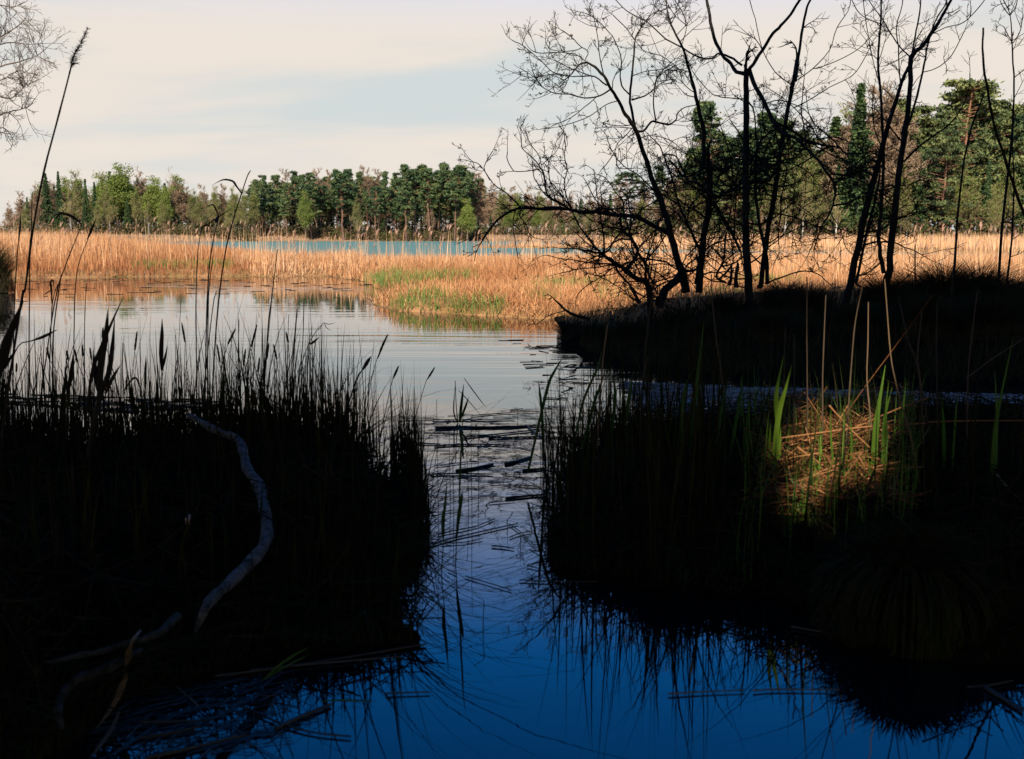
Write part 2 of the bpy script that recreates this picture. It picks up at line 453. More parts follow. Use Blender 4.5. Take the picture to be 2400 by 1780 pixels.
left_flat = Land([V(-700, 612), V(0, 606), V(300, 603), V(500, 602), V(640, 601), (-9.0, 60), (-17, 80), (-33, 118), (-50, 150), (-75, 250), (-170, 260), (-120, 60)], .22, 1.2, .08, 3, .3)
far_flat = Land([(8, 205), (14, 150), (30, 128), (45, 116), (70, 110), (150, 108), (260, 180), (220, 420), (60, 420), (20, 330)], .4, 6, .15, 9, 1.0)
islet = Land([(-6, 168), (2, 160), (14, 163), (17, 172), (4, 176)], .25, 2, .05, 3, .4)
far_shore = Land([(-330, 330), (-190, 262), (-118, 320), (-88, 386), (-40, 404), (10, 400), (70, 410), (120, 425), (420, 430), (500, 900), (-500, 900)], 2.0, 16, .5, 18, 2.0)

def strip(name, x0, x1, y0, y1, z, mat, nx=8, ny=8):
    X, Y = np.meshgrid(np.linspace(x0, x1, nx), np.linspace(y0, y1, ny))
    idx = np.arange(nx * ny).reshape(ny, nx)
    b = Buf(); b.add(np.stack([X, Y, np.full_like(X, z)], -1).reshape(-1, 3), np.stack([idx[:-1, :-1], idx[:-1, 1:], idx[1:, 1:], idx[1:, :-1]], -1).reshape(-1, 4))
    return tag(b.build(name, mat), kind='structure')
strip('pond_water', -160, 160, -12, 57, 0, M['pond'])
strip('lake_water', -700, 700, 57, 900, 0, M['lake'])
strip('ground', -3000, 3000, 900, 5000, 0.6, M['shoreland'])
strip('ground', -160, 160, -60, -12, 0.4, M['peat'])
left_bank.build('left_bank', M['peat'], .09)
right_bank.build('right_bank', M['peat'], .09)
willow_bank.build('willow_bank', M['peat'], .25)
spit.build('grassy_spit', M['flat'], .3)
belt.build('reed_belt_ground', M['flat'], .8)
left_flat.build('left_reed_flat', M['flat'], 1.2)
far_flat.build('far_reed_flat', M['flat'], 4)
islet.build('reed_islet', M['flat'], 1)
far_shore.build('far_shore', M['shoreland'], 8)

# ------------------------------------------------------------------ trees: one of each kind, then copies
def clump_tint(n, base, rg, spread=.16):
    return np.clip(base + rg.normal(0, spread, n), 0, 1)
def pine_tree(seed, crown0=.52, wide=3.0, flat=.45, clumps=64, cr=(.55, 1.0), cone=False):
    rg = np.random.default_rng(seed); H = 20.0
    tb, cb = Buf(), Buf()
    k = 9
    if cone: wide *= 1.1
    bend = np.cumsum(rg.normal(0, .16, (k, 2)), axis=0)
    P = np.column_stack([bend[:, 0], bend[:, 1], np.linspace(0, H * .96, k)]); P[0, :2] = 0
    P = smooth_line(P, 2)
    tube(tb, P, np.linspace(.26, .06, len(P)), 7, np.clip(P[:, 2] / H * 1.1, 0, 1).repeat(7), cap=False)
    A, B, cen = [], [], []
    trunk = lambda z: np.array([np.interp(z, P[:, 2], P[:, 0]), np.interp(z, P[:, 2], P[:, 1]), z])
    for i in range(9):                                  # dead stubs under the crown
        z = rg.uniform(.1, crown0) * H; a = rg.uniform(0, 6.28); L = rg.uniform(.4, 1.6)
        p = trunk(z); A.append(p); B.append(p + (math.cos(a) * L, math.sin(a) * L, rg.uniform(-.3, .3)))
    for i in range(clumps):
        z = H * (crown0 + (0.985 - crown0) * (.985 if i < 3 else rg.beta(1.2, 1.1 if cone else 1.0))); q = (z / H - crown0) / (1 - crown0)
        prof = wide * (1.12 - .86 * q ** 1.2) * rg.uniform(.55, 1.2) if cone else wide * (0.55 + .75 * math.sin(min(1, q * 1.05 + .15) * 2.6)) * (1 - .55 * q ** 3)
        a = rg.normal(seed * 1.7 + 2.2 * q, 1.7); L = prof * math.sqrt(rg.uniform(.05, 1)) * (1.35 if rg.uniform() < .12 else 1)
        p0 = trunk(min(H * .94, z - .1 * L)); c = trunk(min(H * .95, z)) + (math.cos(a) * L, math.sin(a) * L, .12 * L + rg.normal(0, .2)); c[2] = max(c[2], z)
        A.append(p0); B.append(c); cen.append(c)
    A, B = np.array(A), np.array(B)
    sticks(tb, A, B, .06, .02, .75)
    for c in cen:
        n = int(rg.integers(50, 95)); r = rg.uniform(*cr)
        d = rg.normal(size=(n, 3)) * r * .52
        d[:, 2] *= flat * rg.uniform(.8, 1.7)
        cards(cb, c + d, rg.uniform(.13, .32, n), clump_tint(n, rg.uniform(.1, .85), rg), aspect=2.2, rg=rg)
    return tb, cb
def spruce_tree(seed, rad=2.6, low=.06):
    rg = np.random.default_rng(seed); H = 20.0
    tb, cb = Buf(), Buf()
    tube(tb, [(0, 0, 0), (.05, 0, H * .5), (0, .05, H * .99)], [.24, .15, .02], 6, .2, cap=False)
    A, B = [], []
    z = H * low
    while z < H * .985:
        q = z / H; Rr = rad * (1 - q) ** 1.05 * rg.uniform(.75, 1.15) + .12
        for j in range(int(rg.integers(4, 7))):
            a = rg.uniform(0, 6.28); L = Rr * rg.uniform(.6, 1.1)
            p0 = np.array((0, 0, z)); tip = np.array((math.cos(a) * L, math.sin(a) * L, z - .22 * L + .1 * q))
            A.append(p0); B.append(tip)
            n = int(14 + 26 * L); t = rg.uniform(.1, 1.02, n)
            c = p0 + (tip - p0) * t[:, None]; c[:, 2] += .12 * L * np.sin(t * 3.1) - rg.exponential(.16, n)
            c[:, :2] += rg.normal(0, .16, (n, 2)) * (1.2 - t)[:, None]
            cards(cb, c, rg.uniform(.14, .32, n), clump_tint(n, .25 + .4 * rg.uniform(), rg), aspect=1.7, rg=rg)
        z += .26 + .34 * (1 - q)
    sticks(tb, np.array(A), np.array(B), .03, .01, .2)
    return tb, cb
def skeleton(rg, H, spread, levels=5, first=.22, up=.35, nk=(3, 5)):
    """recursive bare limbs; returns segments (A,B,r0,r1) and tip points"""
    segs, tips = [], []
    def grow(p, d, L, r, lv):
        n = 3
        q = p.copy(); dd = d.copy()
        for i in range(n):
            nd = dd + rg.normal(0, .13, 3); nd[2] += .05
            nd /= np.linalg.norm(nd); q2 = q + nd * L / n
            segs.append((q, q2, r * (1 - .2 * i), r * (1 - .2 * (i + 1)))); q, dd = q2, nd
            if lv < levels and (lv > 0 or i > 0):
                for _ in range(int(rg.integers(1, 3))):
                    s = rg.normal(size=3); s -= dd * (s @ dd); s /= np.linalg.norm(s) + 1e-9
                    cd = dd * rg.uniform(.45, .9) + s * spread * rg.uniform(.5, 1.1); cd[2] += up * .5
                    cd /= np.linalg.norm(cd)
                    grow(q, cd, L * rg.uniform(.42, .68), max(.012, r * .5), lv + 1)
        tips.append(q)
    p = np.zeros(3); d = np.array((rg.normal(0, .04), rg.normal(0, .04), 1.0)); d /= np.linalg.norm(d)
    base_top = p + d * H * first
    segs.append((p, base_top, .24, .19))
    q = base_top; r = .19; zt = H * .97
    while q[2] < zt * .88:
        for _ in range(int(rg.integers(*nk))):
            a = rg.uniform(0, 6.28); tilt = rg.uniform(.5, 1.1) * spread
            cd = np.array((math.cos(a) * tilt, math.sin(a) * tilt, 1.0)); cd /= np.linalg.norm(cd)
            f = 1 - (q[2] / zt) ** 1.6
            grow(q, cd, H * .20 * (f + .18), r * .45, 1)
        q2 = q + np.array((rg.normal(0, .18), rg.normal(0, .18), H * .085)); r2 = r * .84
        segs.append((q, q2, r, r2)); q, r = q2, r2
    grow(q, np.array((0, 0, 1.)), H * .14, r * .6, 1)
    return segs, np.array(tips)
def bare_tree(seed, spread=.75, levels=4, first=.2, leaves=0, leaf_size=.2, nk=(3, 5), trunk_only=False, keep=1.0, leaf_base=.4, leaf_r=.55):
    rg = np.random.default_rng(seed)
    segs, tips = skeleton(rg, 20.0, spread, levels, first, nk=nk)
    A = np.array([s[0] for s in segs]); B = np.array([s[1] for s in segs]); r0 = np.array([s[2] for s in segs]); r1 = np.array([s[3] for s in segs])
    zmax = B[:, 2].max(); k = 20.0 / zmax
    A *= k; B *= k; tips = tips * k
    tb, cb, lb = Buf(), Buf(), Buf()
    th = r0 > .075
    sticks(tb, A[th], B[th], r0[th], r1[th], .4)
    th = ~th & (rg.uniform(size=len(r0)) < keep)
    sticks(cb, A[th], B[th], np.maximum(r0[th] * 1.3, .034), np.maximum(r1[th], .024), np.clip(rg.normal(.5, .2, th.sum()), 0, 1))
    if leaves:
        c = tips[rg.integers(0, len(tips), leaves)] + rg.normal(0, leaf_r, (leaves, 3))
        grp = wob(c[:, :2] + c[:, 2:3], 2.2, seed)
        cards(lb, c, rg.uniform(.6, 1.3, leaves) * leaf_size, np.clip(leaf_base + .22 * grp + rg.normal(0, .15, leaves), 0, 1), rg=rg)
    return tb, cb, lb

PROTO = {}
def proto(kind, name, cat, builder, mats):
    root = bpy.data.objects.new(name, None); COL.objects.link(root); root['category'] = cat
    parts = builder
    for b, (pn, m) in zip(parts, mats):
        if b.n:
            o = b.build(pn, M[m], smooth=False); o.parent = root
    root['used'] = 0
    PROTO.setdefault(kind, []).append(root)
for s, c0, wd in ((1, .50, 2.6), (2, .62, 2.5), (3, .40, 3.0), (4, .58, 2.6), (5, .46, 2.3), (6, .66, 2.8)):
    proto('pine', 'pine_tree', 'pine', pine_tree(s, c0 - .12, wd * .85, .45, 95 + 12 * (s % 3), (.26, .72), s not in (2, 4, 6)), (('trunk', 'ptrunk'), ('crown', 'pine')))
for s in (11, 12):
    proto('bigpine', 'pine_tree', 'pine', pine_tree(s, .16, 4.4, .36, 190), (('trunk', 'ptrunk'), ('crown', 'pine_light')))
proto('umbrella', 'pine_tree', 'pine', pine_tree(21, .62, 4.6, .32, 60), (('trunk', 'ptrunk'), ('crown', 'pine')))
for s, r in ((31, 3.5), (32, 4.2), (33, 3.0)):
    proto('spruce', 'spruce_tree', 'spruce', spruce_tree(s, r), (('trunk', 'gtrunk'), ('crown', 'spruce')))
for s, sp in ((41, .8), (42, .65), (43, .9)):
    proto('bare', 'bare_tree', 'bare tree', bare_tree(s, sp, 5), (('trunk', 'gtrunk'), ('crown', 'bare')))
for s, sp in ((51, .7), (52, .8)):
    proto('budding', 'budding_tree', 'budding tree', bare_tree(s, sp, 4, leaves=3000, leaf_size=.22, leaf_base=.3, leaf_r=.4), (('trunk', 'gtrunk'), ('crown', 'baretan'), ('leaves', 'leaf')))
for s, sp in ((61, .8), (62, .65)):
    proto('leafy', 'leafy_tree', 'leafy tree', bare_tree(s, sp, 4, leaves=9000, leaf_size=.3, leaf_base=.55, leaf_r=.6), (('trunk', 'gtrunk'), ('crown', 'baretan'), ('leaves', 'leaf')))
for s in (71, 72):
    proto('birch', 'birch_tree', 'birch', bare_tree(s, .42, 4, .3, leaves=900, leaf_size=.17, nk=(2, 4), leaf_base=.5, leaf_r=.4), (('trunk', 'birch'), ('crown', 'baretan'), ('leaves', 'leaf')))
proto('snagtree', 'dead_tree', 'dead tree', bare_tree(81, .35, 3, .4, nk=(1, 3), keep=.6), (('trunk', 'gtrunk'), ('crown', 'bare')))

ORD = ['first', 'second', 'third', 'fourth', 'fifth', 'sixth', 'seventh', 'eighth', 'ninth', 'tenth', 'eleventh', 'twelfth', 'thirteenth', 'fourteenth',
       'fifteenth', 'sixteenth', 'seventeenth', 'eighteenth', 'nineteenth', 'twentieth'] + ['twenty-' + o for o in ('first', 'second', 'third', 'fourth', 'fifth', 'sixth', 'seventh', 'eighth', 'ninth')] + ['thirtieth'] + ['thirty-' + o for o in ('first', 'second', 'third', 'fourth', 'fifth', 'sixth', 'seventh', 'eighth', 'ninth')] + ['fortieth', 'forty-first', 'forty-second', 'forty-third']
def plant(kind, loc, H, label, group, i=0, wide=1.0):
    pr = PROTO[kind][i % len(PROTO[kind])]
    sc = (H / 20.0 * wide, H / 20.0 * wide, H / 20.0)
    rz = R.uniform(0, 6.28)
    if not pr['used']:
        pr['used'] = 1
        pr.location = tuple(float(c) for c in loc); pr.rotation_euler = (0, 0, rz); pr.scale = sc
        pr['label'] = label; pr['group'] = group
        return pr
    return dup(pr, loc, rz, sc, label, group)
KINDTEXT = {'pine': 'tall dark pine', 'bigpine': 'broad bushy green pine', 'umbrella': 'flat-topped umbrella pine', 'spruce': 'pointed dark spruce',
            'bare': 'leafless reddish tree', 'budding': 'tan tree just budding', 'leafy': 'fresh green leafy tree', 'birch': 'slim white-trunked birch', 'snagtree': 'thin dead grey tree'}
def wood(rows, where, group):
    rows = sorted(rows, key=lambda r: r[0])
    total = {}
    for r in rows: total[r[2]] = total.get(r[2], 0) + 1
    seen = {}
    for n, r in enumerate(rows):
        x, top, kind, d = r[:4]; wide = r[4] if len(r) > 4 else 1.0
        seen[kind] = seen.get(kind, 0) + 1
        p = at(x, 556, d); P2 = np.array([[p[0], p[1]]])
        gz = max(float(land_z(P2)[0]), .15)
        H = at(x, top - (9 if kind in ('bare', 'budding') else 0), d)[2] - gz
        if total[kind] == 1: lab = f'{KINDTEXT[kind]}, the only one {where}'
        else: lab = f'{ORD[seen[kind] - 1]} {KINDTEXT[kind]} from the left {where}'
        plant(kind, (p[0], p[1], gz - .05), H, lab, group, n, wide * R.uniform(.78, 1.2))
def land_z(P):
    return np.maximum.reduce([far_shore.z(P), far_flat.z(P), left_flat.z(P), belt.z(P), islet.z(P)])

LW = [(25, 478, 'bare', 640), (55, 455, 'bare', 420), (92, 432, 'bare', 400), (120, 425, 'bare', 410), (113, 403, 'spruce', 400), (143, 399, 'spruce', 395), (166, 420, 'birch', 385), (187, 408, 'budding', 400),
      (205, 417, 'spruce', 392), (226, 424, 'spruce', 390), (275, 384, 'leafy', 400, 1.25), (243, 405, 'leafy', 405), (252, 440, 'budding', 388), (300, 410, 'leafy', 404), (330, 396, 'bare', 410),
      (322, 440, 'budding', 388), (362, 414, 'leafy', 400), (388, 436, 'leafy', 396), (405, 389, 'snagtree', 400), (420, 420, 'bare', 402), (258, 470, 'birch', 380), (350, 470, 'birch', 382),
      (440, 440, 'bare', 405), (455, 450, 'budding', 392), (480, 438, 'bare', 402), (505, 444, 'budding', 394), (522, 437, 'bare', 398), (550, 442, 'budding', 394), (470, 470, 'budding', 384), (575, 450, 'budding', 390), (596, 444, 'budding', 392),
      (150, 470, 'spruce', 386), (200, 470, 'spruce', 384), (300, 466, 'spruce', 386), (420, 470, 'spruce', 400), (60, 485, 'budding', 390), (230, 480, 'budding', 382), (385, 478, 'budding', 384), (540, 480, 'budding', 384)]
wood(LW, 'in the mixed wood at the left', 'trees of the mixed wood at the left')
PW = []
tops = [(602, 420), (622, 410), (650, 409), (672, 428), (694, 400), (712, 408), (730, 404), (752, 434), (789, 396), (806, 402), (821, 395), (846, 402), (880, 436), (905, 401), (928, 404), (953, 384), (968, 396), (986, 386), (1007, 393), (1024, 398), (1047, 381), (1066, 388), (1083, 386), (1105, 402)]
for i, (x, t) in enumerate(tops):
    PW.append((x, t, 'pine', 398 + (i % 3) * 7, 1.1))
PF = [(612, 450), (640, 446), (665, 452), (700, 446), (745, 448), (775, 440), (812, 444), (838, 450), (862, 432), (900, 440), (925, 448), (950, 436), (978, 440), (1005, 432), (1030, 444), (1060, 430), (1090, 445)]
for i, (x, t) in enumerate(PF):
    PW.append((x, t + 16, 'spruce' if i % 2 else 'pine', 408 + (i % 2) * 8, .85))
PW += [(672, 402, 'bare', 415), (743, 400, 'bare', 412), (770, 404, 'bare', 415), (862, 394, 'bare', 412), (886, 402, 'bare', 415), (1118, 412, 'bare', 420), (715, 445, 'leafy', 394, .8), (1096, 466, 'leafy', 394, .9), (838, 470, 'budding', 396), (1010, 470, 'bare', 400, .8)]
wood(PW, 'in the pine stand across the lake', 'trees of the pine stand across the lake')
FW = [(1135, 446, 'bare', 520), (1152, 438, 'bare', 520), (1178, 448, 'budding', 515), (1200, 444, 'bare', 525), (1216, 452, 'leafy', 515), (1238, 444, 'bare', 520), (1262, 450, 'budding', 520), (1286, 452, 'bare', 525),
      (1310, 456, 'bare', 520), (1336, 460, 'bare', 520), (1362, 466, 'pine', 520), (1385, 462, 'bare', 520), (1410, 460, 'bare', 520), (1190, 492, 'leafy', 500), (1225, 498, 'budding', 505), (1256, 490, 'leafy', 500), (1290, 494, 'budding', 505),
      (1312, 512, 'bigpine', 450), (1150, 500, 'spruce', 505), (1345, 500, 'budding', 505), (1380, 497, 'budding', 500), (1275, 505, 'budding', 495), (1420, 490, 'spruce', 500)]
wood(FW, 'on the low shore behind the lake', 'trees of the low far shore')
RW = [(1470, 404, 'umbrella', 230, 1.0), (1430, 452, 'spruce', 300), (1445, 440, 'bare', 262), (1508, 430, 'bare', 250), (1545, 388, 'pine', 225, 1.3), (1580, 385, 'bare', 196), (1612, 345, 'pine', 205), (1632, 400, 'spruce', 200), (1671, 234, 'pine', 186, 1.25),
      (1640, 330, 'budding', 190), (1706, 322, 'pine', 188), (1738, 300, 'pine', 186, 1.2), (1758, 340, 'spruce', 182), (1782, 262, 'pine', 182, 1.2), (1805, 290, 'pine', 186), (1834, 278, 'pine', 182, 1.2), (1862, 305, 'bigpine', 184), (1895, 325, 'budding', 176),
      (1925, 322, 'bare', 182), (1950, 268, 'spruce', 184, 1.5), (1984, 216, 'bare', 184), (2006, 188, 'spruce', 172, 1.1), (2044, 198, 'bare', 177, 1.2), (2078, 204, 'bare', 178, 1.2), (2100, 226, 'bigpine', 180, .9), (2132, 250, 'bigpine', 186),
      (2165, 276, 'bigpine', 182), (2204, 300, 'bigpine', 172, 1.1), (2250, 188, 'bigpine', 182, 1.15), (2292, 236, 'bigpine', 186), (2342, 246, 'bigpine', 186), (2376, 268, 'pine', 182), (2402, 206, 'snagtree', 180), (2432, 238, 'pine', 180), (2306, 180, 'snagtree', 192),
      (1460, 470, 'spruce', 215), (1500, 462, 'budding', 210), (1540, 450, 'spruce', 205), (1588, 440, 'bigpine', 196), (1630, 430, 'budding', 190), (1676, 400, 'spruce', 184), (1720, 395, 'bigpine', 178), (1768, 400, 'spruce', 176), (1810, 392, 'budding', 174),
      (1850, 388, 'bigpine', 178), (1900, 400, 'budding', 174), (1960, 380, 'spruce', 176), (2000, 370, 'budding', 176), (2060, 340, 'spruce', 176), (2110, 390, 'budding', 172), (2150, 400, 'spruce', 172), (2260, 390, 'budding', 170), (2310, 370, 'spruce', 172), (2350, 380, 'budding', 170), (2400, 360, 'spruce', 172), (2445, 370, 'spruce', 172),
      (1960, 432, 'birch', 164), (1838, 440, 'birch', 166), (1530, 470, 'birch', 205), (2125, 470, 'birch', 164), (1880, 400, 'birch', 168), (2330, 440, 'budding', 166)]
wood(RW, 'in the tall wood at the right', 'trees of the tall wood at the right')

def backing(rows, x0, x1, step, drop, dist, kinds, label, group):
    fx = np.array([r[0] for r in rows]); ft = np.array([r[1] for r in rows]); o = np.argsort(fx); x = x0; i = 0
    top = lambda q: ft[(np.abs(fx - q) < 26)].min() if (np.abs(fx - q) < 26).any() else np.interp(q, fx[o], ft[o])
    while x < x1:
        q = x + R.uniform(-4, 4); d = dist(q) * R.uniform(1.0, 1.04); t = top(q) + drop * R.uniform(.5, 1.6)
        p = at(q, 556, d); gz = max(float(land_z(np.array([[p[0], p[1]]]))[0]), .15)
        kd = kinds[i % len(kinds)]
        plant(kd, (p[0], p[1], gz - .05), at(q, min(t, 505), d)[2] - gz, KINDTEXT[kd] + label[4:], group, i + 3, R.uniform(1.0, 1.35)); x += step; i += 1
backing(LW, 40, 600, 13, 26, lambda q: 415, ['bare', 'budding', 'spruce', 'bare', 'leafy'], 'tree in the rear ranks of the mixed wood at the left', 'rear ranks of the mixed wood')
backing(PW, 598, 1125, 13, 22, lambda q: 428, ['pine', 'bigpine', 'spruce', 'pine', 'bare'], 'tree in the rear ranks of the pine stand', 'rear ranks of the pine stand')
backing(FW, 1125, 1440, 15, 10, lambda q: 540, ['bare', 'budding', 'bare', 'spruce'], 'tree in the rear ranks of the low far shore', 'rear ranks of the low far shore')
backing([r for r in RW if r[0] > 1500], 1560, 2460, 17, 50, lambda q: 205 if q < 1700 else 196, ['bare', 'budding', 'spruce', 'bare', 'pine', 'budding'], 'tree in the rear ranks of the tall wood at the right', 'rear ranks of the tall wood')
def undergrowth(name, spans, n, label):
    b = Buf()
    for (x0, x1, d0, d1, hh) in spans:
        X = RG.uniform(x0, x1, n); D = RG.uniform(d0, d1, n)
        base = np.array([at(x, 556, d) for x, d in zip(X, D)])
        base[:, 2] = np.maximum(land_z(base[:, :2]), .1)
        c = np.repeat(base, 26, axis=0); m = len(c)
        c[:, 0] += RG.normal(0, .9, m); c[:, 1] += RG.normal(0, .9, m); c[:, 2] += RG.uniform(0, 1, m) ** 1.4 * np.repeat(RG.uniform(.4, 1, n) * hh, 26)
        cards(b, c, RG.uniform(.2, .5, m), np.repeat(RG.uniform(.05, .95, n), 26), aspect=2.2)
    return tag(b.build(name, M['brush'], smooth=False), label, 'undergrowth', kind='stuff')
M['brush'] = mat_tint('brushwood', [(.03, .035, .012), (.07, .075, .02), (.12, .075, .04), (.17, .10, .06)], .85, .1)
undergrowth('undergrowth', [(-60, 600, 380, 398, 5), (590, 1130, 400, 414, 4), (40, 600, 402, 412, 7), (590, 1130, 425, 432, 8), (1120, 1450, 480, 500, 5)], 520, 'low brown brush along the foot of the far woods')
undergrowth('undergrowth', [(1420, 1660, 192, 215, 4), (1640, 2480, 166, 180, 4.5)], 330, 'low brush along the foot of the tall right wood')

# the wood behind the viewer that shades the near shore
def shade_tree(seed):
    rg = np.random.default_rng(seed); tb, cb = Buf(), Buf()
    tube(tb, [(0, 0, 0), (.1, 0, 10), (0, .1, 22)], [.34, .24, .05], 7, .3, cap=False)
    n = 4600
    d = rg.normal(size=(n, 3)); d /= np.linalg.norm(d, axis=1, keepdims=True); d *= rg.uniform(.25, 1, (n, 1)) ** .45
    c = np.array((0, 0, 13.8)) + d * (5.2, 5.2, 9.6)
    return tb, cb, c, rg
BEAMS = []      # gaps in that canopy through which sunlight reaches the near right bank
def _g(x, y, z=.22): return ground(x * 1.0777, y * 1.0777, z)
for p, r in ((_g(1715, 930), .2), (_g(1780, 965), .28), (_g(1735, 1050), .2), (_g(1780, 1120), .32), (_g(1745, 1160), .2), (_g(1840, 1060), .16), (_g(1890, 1010), .15), (_g(1935, 1060), .1), (_g(1905, 940), .14), (_g(1990, 990), .07), (_g(1895, 985), .15), (_g(1750, 1000), .15), (_g(1690, 985), .08),
             (at(1850 * 1.0777, 780 * 1.0777, 6.4), .2), (at(1935 * 1.0777, 800 * 1.0777, 6.1), .22), (at(1900 * 1.0777, 930 * 1.0777, 6.3), .16), (at(1700 * 1.0777, 900 * 1.0777, 6.3), .15)):
    BEAMS.append((p, r))
k = 0
for (xx, yy, hh) in [(-23, -4, 20), (-16.5, -5, 20), (-10.8, -1.2, 17), (-4.6, -1.6, 17), (1.2, -2.6, 21), (6.4, -1.2, 21.5), (12, .6, 22.5), (17.5, -2, 24), (23.5, -3, 25), (29, -2, 25), (13.5, 8.5, 17), (-11.5, 5.5, 13), (-3, -7, 20), (4, -8, 21.5),
                     (-19, -13, 22), (-12, -12, 22), (-5, -13, 22), (2, -12, 23), (9, -13, 25), (16, -12, 27), (24, -11, 27), (31, -9, 26), (18.5, 4, 24), (24, 6, 24), (-17.5, 2.4, 14)]:
    tb, cb, c, rg = shade_tree(500 + k); k += 1
    root = thing('shore_tree', (xx, yy, .3), 'dark dense tree of the wood behind the near shore', 'tree', 'trees of the wood behind the near shore')
    sc = hh / 23.5
    c = c * (1, 1, sc) + (xx, yy, .3)
    keep = np.ones(len(c), bool)
    for p, r in BEAMS:
        v = c - p; s = v @ SDIR
        keep &= np.linalg.norm(v - s[:, None] * SDIR, axis=1) > r + .14
    c = c[keep]
    cards(cb, c, rg.uniform(.55, .85, len(c)), rg.uniform(0, 1, len(c)), aspect=1.4, rg=rg)
    tb.v = [v * (1, 1, sc) + np.array((xx, yy, .3)) for v in tb.v]
    tb.build('trunk', M['bark'], root); cb.build('crown', M['shade'], root, smooth=False)

# ------------------------------------------------------------------ reed beds (nobody could count them)
def reeds(name, pts, hmin, hmax, w, label, mat='reed', plume=0.0, lean=.12, cat='reeds', tint=(.15, .95), segs=2, tfun=None):
    n = len(pts); b = Buf()
    h = RG.uniform(hmin, hmax, n) if np.isscalar(hmin) else hmin + RG.uniform(0, 1, n) * (hmax - hmin)
    patch = .5 + .32 * wob(pts[:, :2], 2.6, 3.0)
    tn = np.clip(RG.uniform(tint[0], tint[1], n) * .7 + patch * .35, 0, 1)
    if tfun is not None: tn = tfun(pts, tn)
    tn = np.where(RG.uniform(size=n) < .14, tn * .3, tn)
    fl = 1 + 2.6 * (wob(pts[:, :2], 1.7, 8.0) > .55) * RG.uniform(0, 1, n)          # flattened patches
    blades(b, pts, h, w, RG.normal(0, lean, n) * fl, RG.uniform(0, 6.28, n), RG.normal(0, lean * 1.2, n) * fl, segs, tn)
    o = tag(b.build(name, M[mat], smooth=False), label, cat, kind='stuff')
    return o, h
pl = scatter_screen(left_flat, 34000, 44, 130, -.52, -.15)
hh = np.clip(1.86 - .98 * np.clip((pl[:, 0] / pl[:, 1] + .235) / .05, 0, 1), .7, 2.2)
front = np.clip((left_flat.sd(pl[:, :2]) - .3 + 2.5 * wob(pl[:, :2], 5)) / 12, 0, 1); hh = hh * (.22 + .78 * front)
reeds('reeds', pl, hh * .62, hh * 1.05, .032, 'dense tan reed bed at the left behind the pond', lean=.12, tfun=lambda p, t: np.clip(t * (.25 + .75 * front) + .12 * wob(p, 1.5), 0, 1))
pb = scatter_screen(belt, 26000, 33, 100, -.24, .10)
u = pb[:, 0] / pb[:, 1]
def top_h(P, u_):
    yv = np.where(u_ < -.13, 33, np.where(u_ < .08, 45, 39)) + 5 * wob(P[:, :2], 3.0)
    h = np.clip(1.6 - yv * P[:, 1] / 2501, .2, 1.15)
    return np.where((P[:, 1] < 43) & (u_ > -.16), np.minimum(h, .34 + .055 * np.maximum(P[:, 1] - 33, 0)), h)
hb = top_h(pb, u) * (.5 + .5 * np.clip(belt.sd(pb[:, :2]) / 1.6, 0, 1))
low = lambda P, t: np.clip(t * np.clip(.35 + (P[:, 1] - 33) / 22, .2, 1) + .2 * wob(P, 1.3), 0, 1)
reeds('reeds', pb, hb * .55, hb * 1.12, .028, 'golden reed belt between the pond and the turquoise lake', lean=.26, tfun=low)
pr_ = scatter_screen(belt, 30000, 33, 75, .03, .52)
hr = top_h(pr_, pr_[:, 0] / pr_[:, 1])
reeds('reeds', pr_, hr * .6, hr * 1.1, .027, 'pale golden reed bed behind the willow bank', lean=.14, tint=(.2, 1.0), tfun=lambda P, t: np.clip(t + .2 * wob(P, 1.7), 0, 1))
pf = scatter_screen(far_flat, 9000, 108, 190, .05, .52)
reeds('reeds', pf, .9, 1.8, .07, 'far strip of pale reeds in front of the right wood', lean=.08, tint=(.5, 1.0))
ps = islet.scatter(700)
reeds('reeds', ps, .6, 1.1, .06, 'small reed islet out on the lake', lean=.1)
p2 = scatter_screen(far_shore, 4200, 258, 420, -.55, .30); p2 = p2[far_shore.sd(p2[:, :2]) < 12]
reeds('reeds', p2, .8, 2.0, .16, 'thin reed fringe along the far lake shore', lean=.08, tint=(.4, 1.0))
# spit: rusty dead sedge with young green growing through
psp = scatter_screen(spit, 26000, 22, 45, -.18, .34)
gr = wob(psp[:, :2], 1.9, 5.0) + .9 * np.exp(-((psp[:, 0] / psp[:, 1] + .10) / .06) ** 2 - ((psp[:, 1] - 25) / 1.6) ** 2) + .6 * np.exp(-((psp[:, 0] / psp[:, 1] - .0) / .05) ** 2 - ((psp[:, 1] - 25.5) / 1.5) ** 2)
gm = (gr > .55) & (RG.uniform(size=len(psp)) < .8)
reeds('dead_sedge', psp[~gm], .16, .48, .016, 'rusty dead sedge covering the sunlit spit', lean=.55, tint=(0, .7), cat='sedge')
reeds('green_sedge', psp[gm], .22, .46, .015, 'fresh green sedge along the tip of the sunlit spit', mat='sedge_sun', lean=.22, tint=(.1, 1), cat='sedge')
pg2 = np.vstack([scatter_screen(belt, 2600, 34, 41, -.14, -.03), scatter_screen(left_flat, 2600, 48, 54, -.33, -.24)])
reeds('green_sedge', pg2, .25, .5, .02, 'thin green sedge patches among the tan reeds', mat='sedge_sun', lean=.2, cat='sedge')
ptip = scatter_screen(willow_bank, 3200, 18.5, 29, .02, .45)
reeds('dead_sedge', ptip, .18, .5, .012, 'rusty dead sedge on the back of the dark bank', lean=.4, tint=(0, .5), cat='sedge')
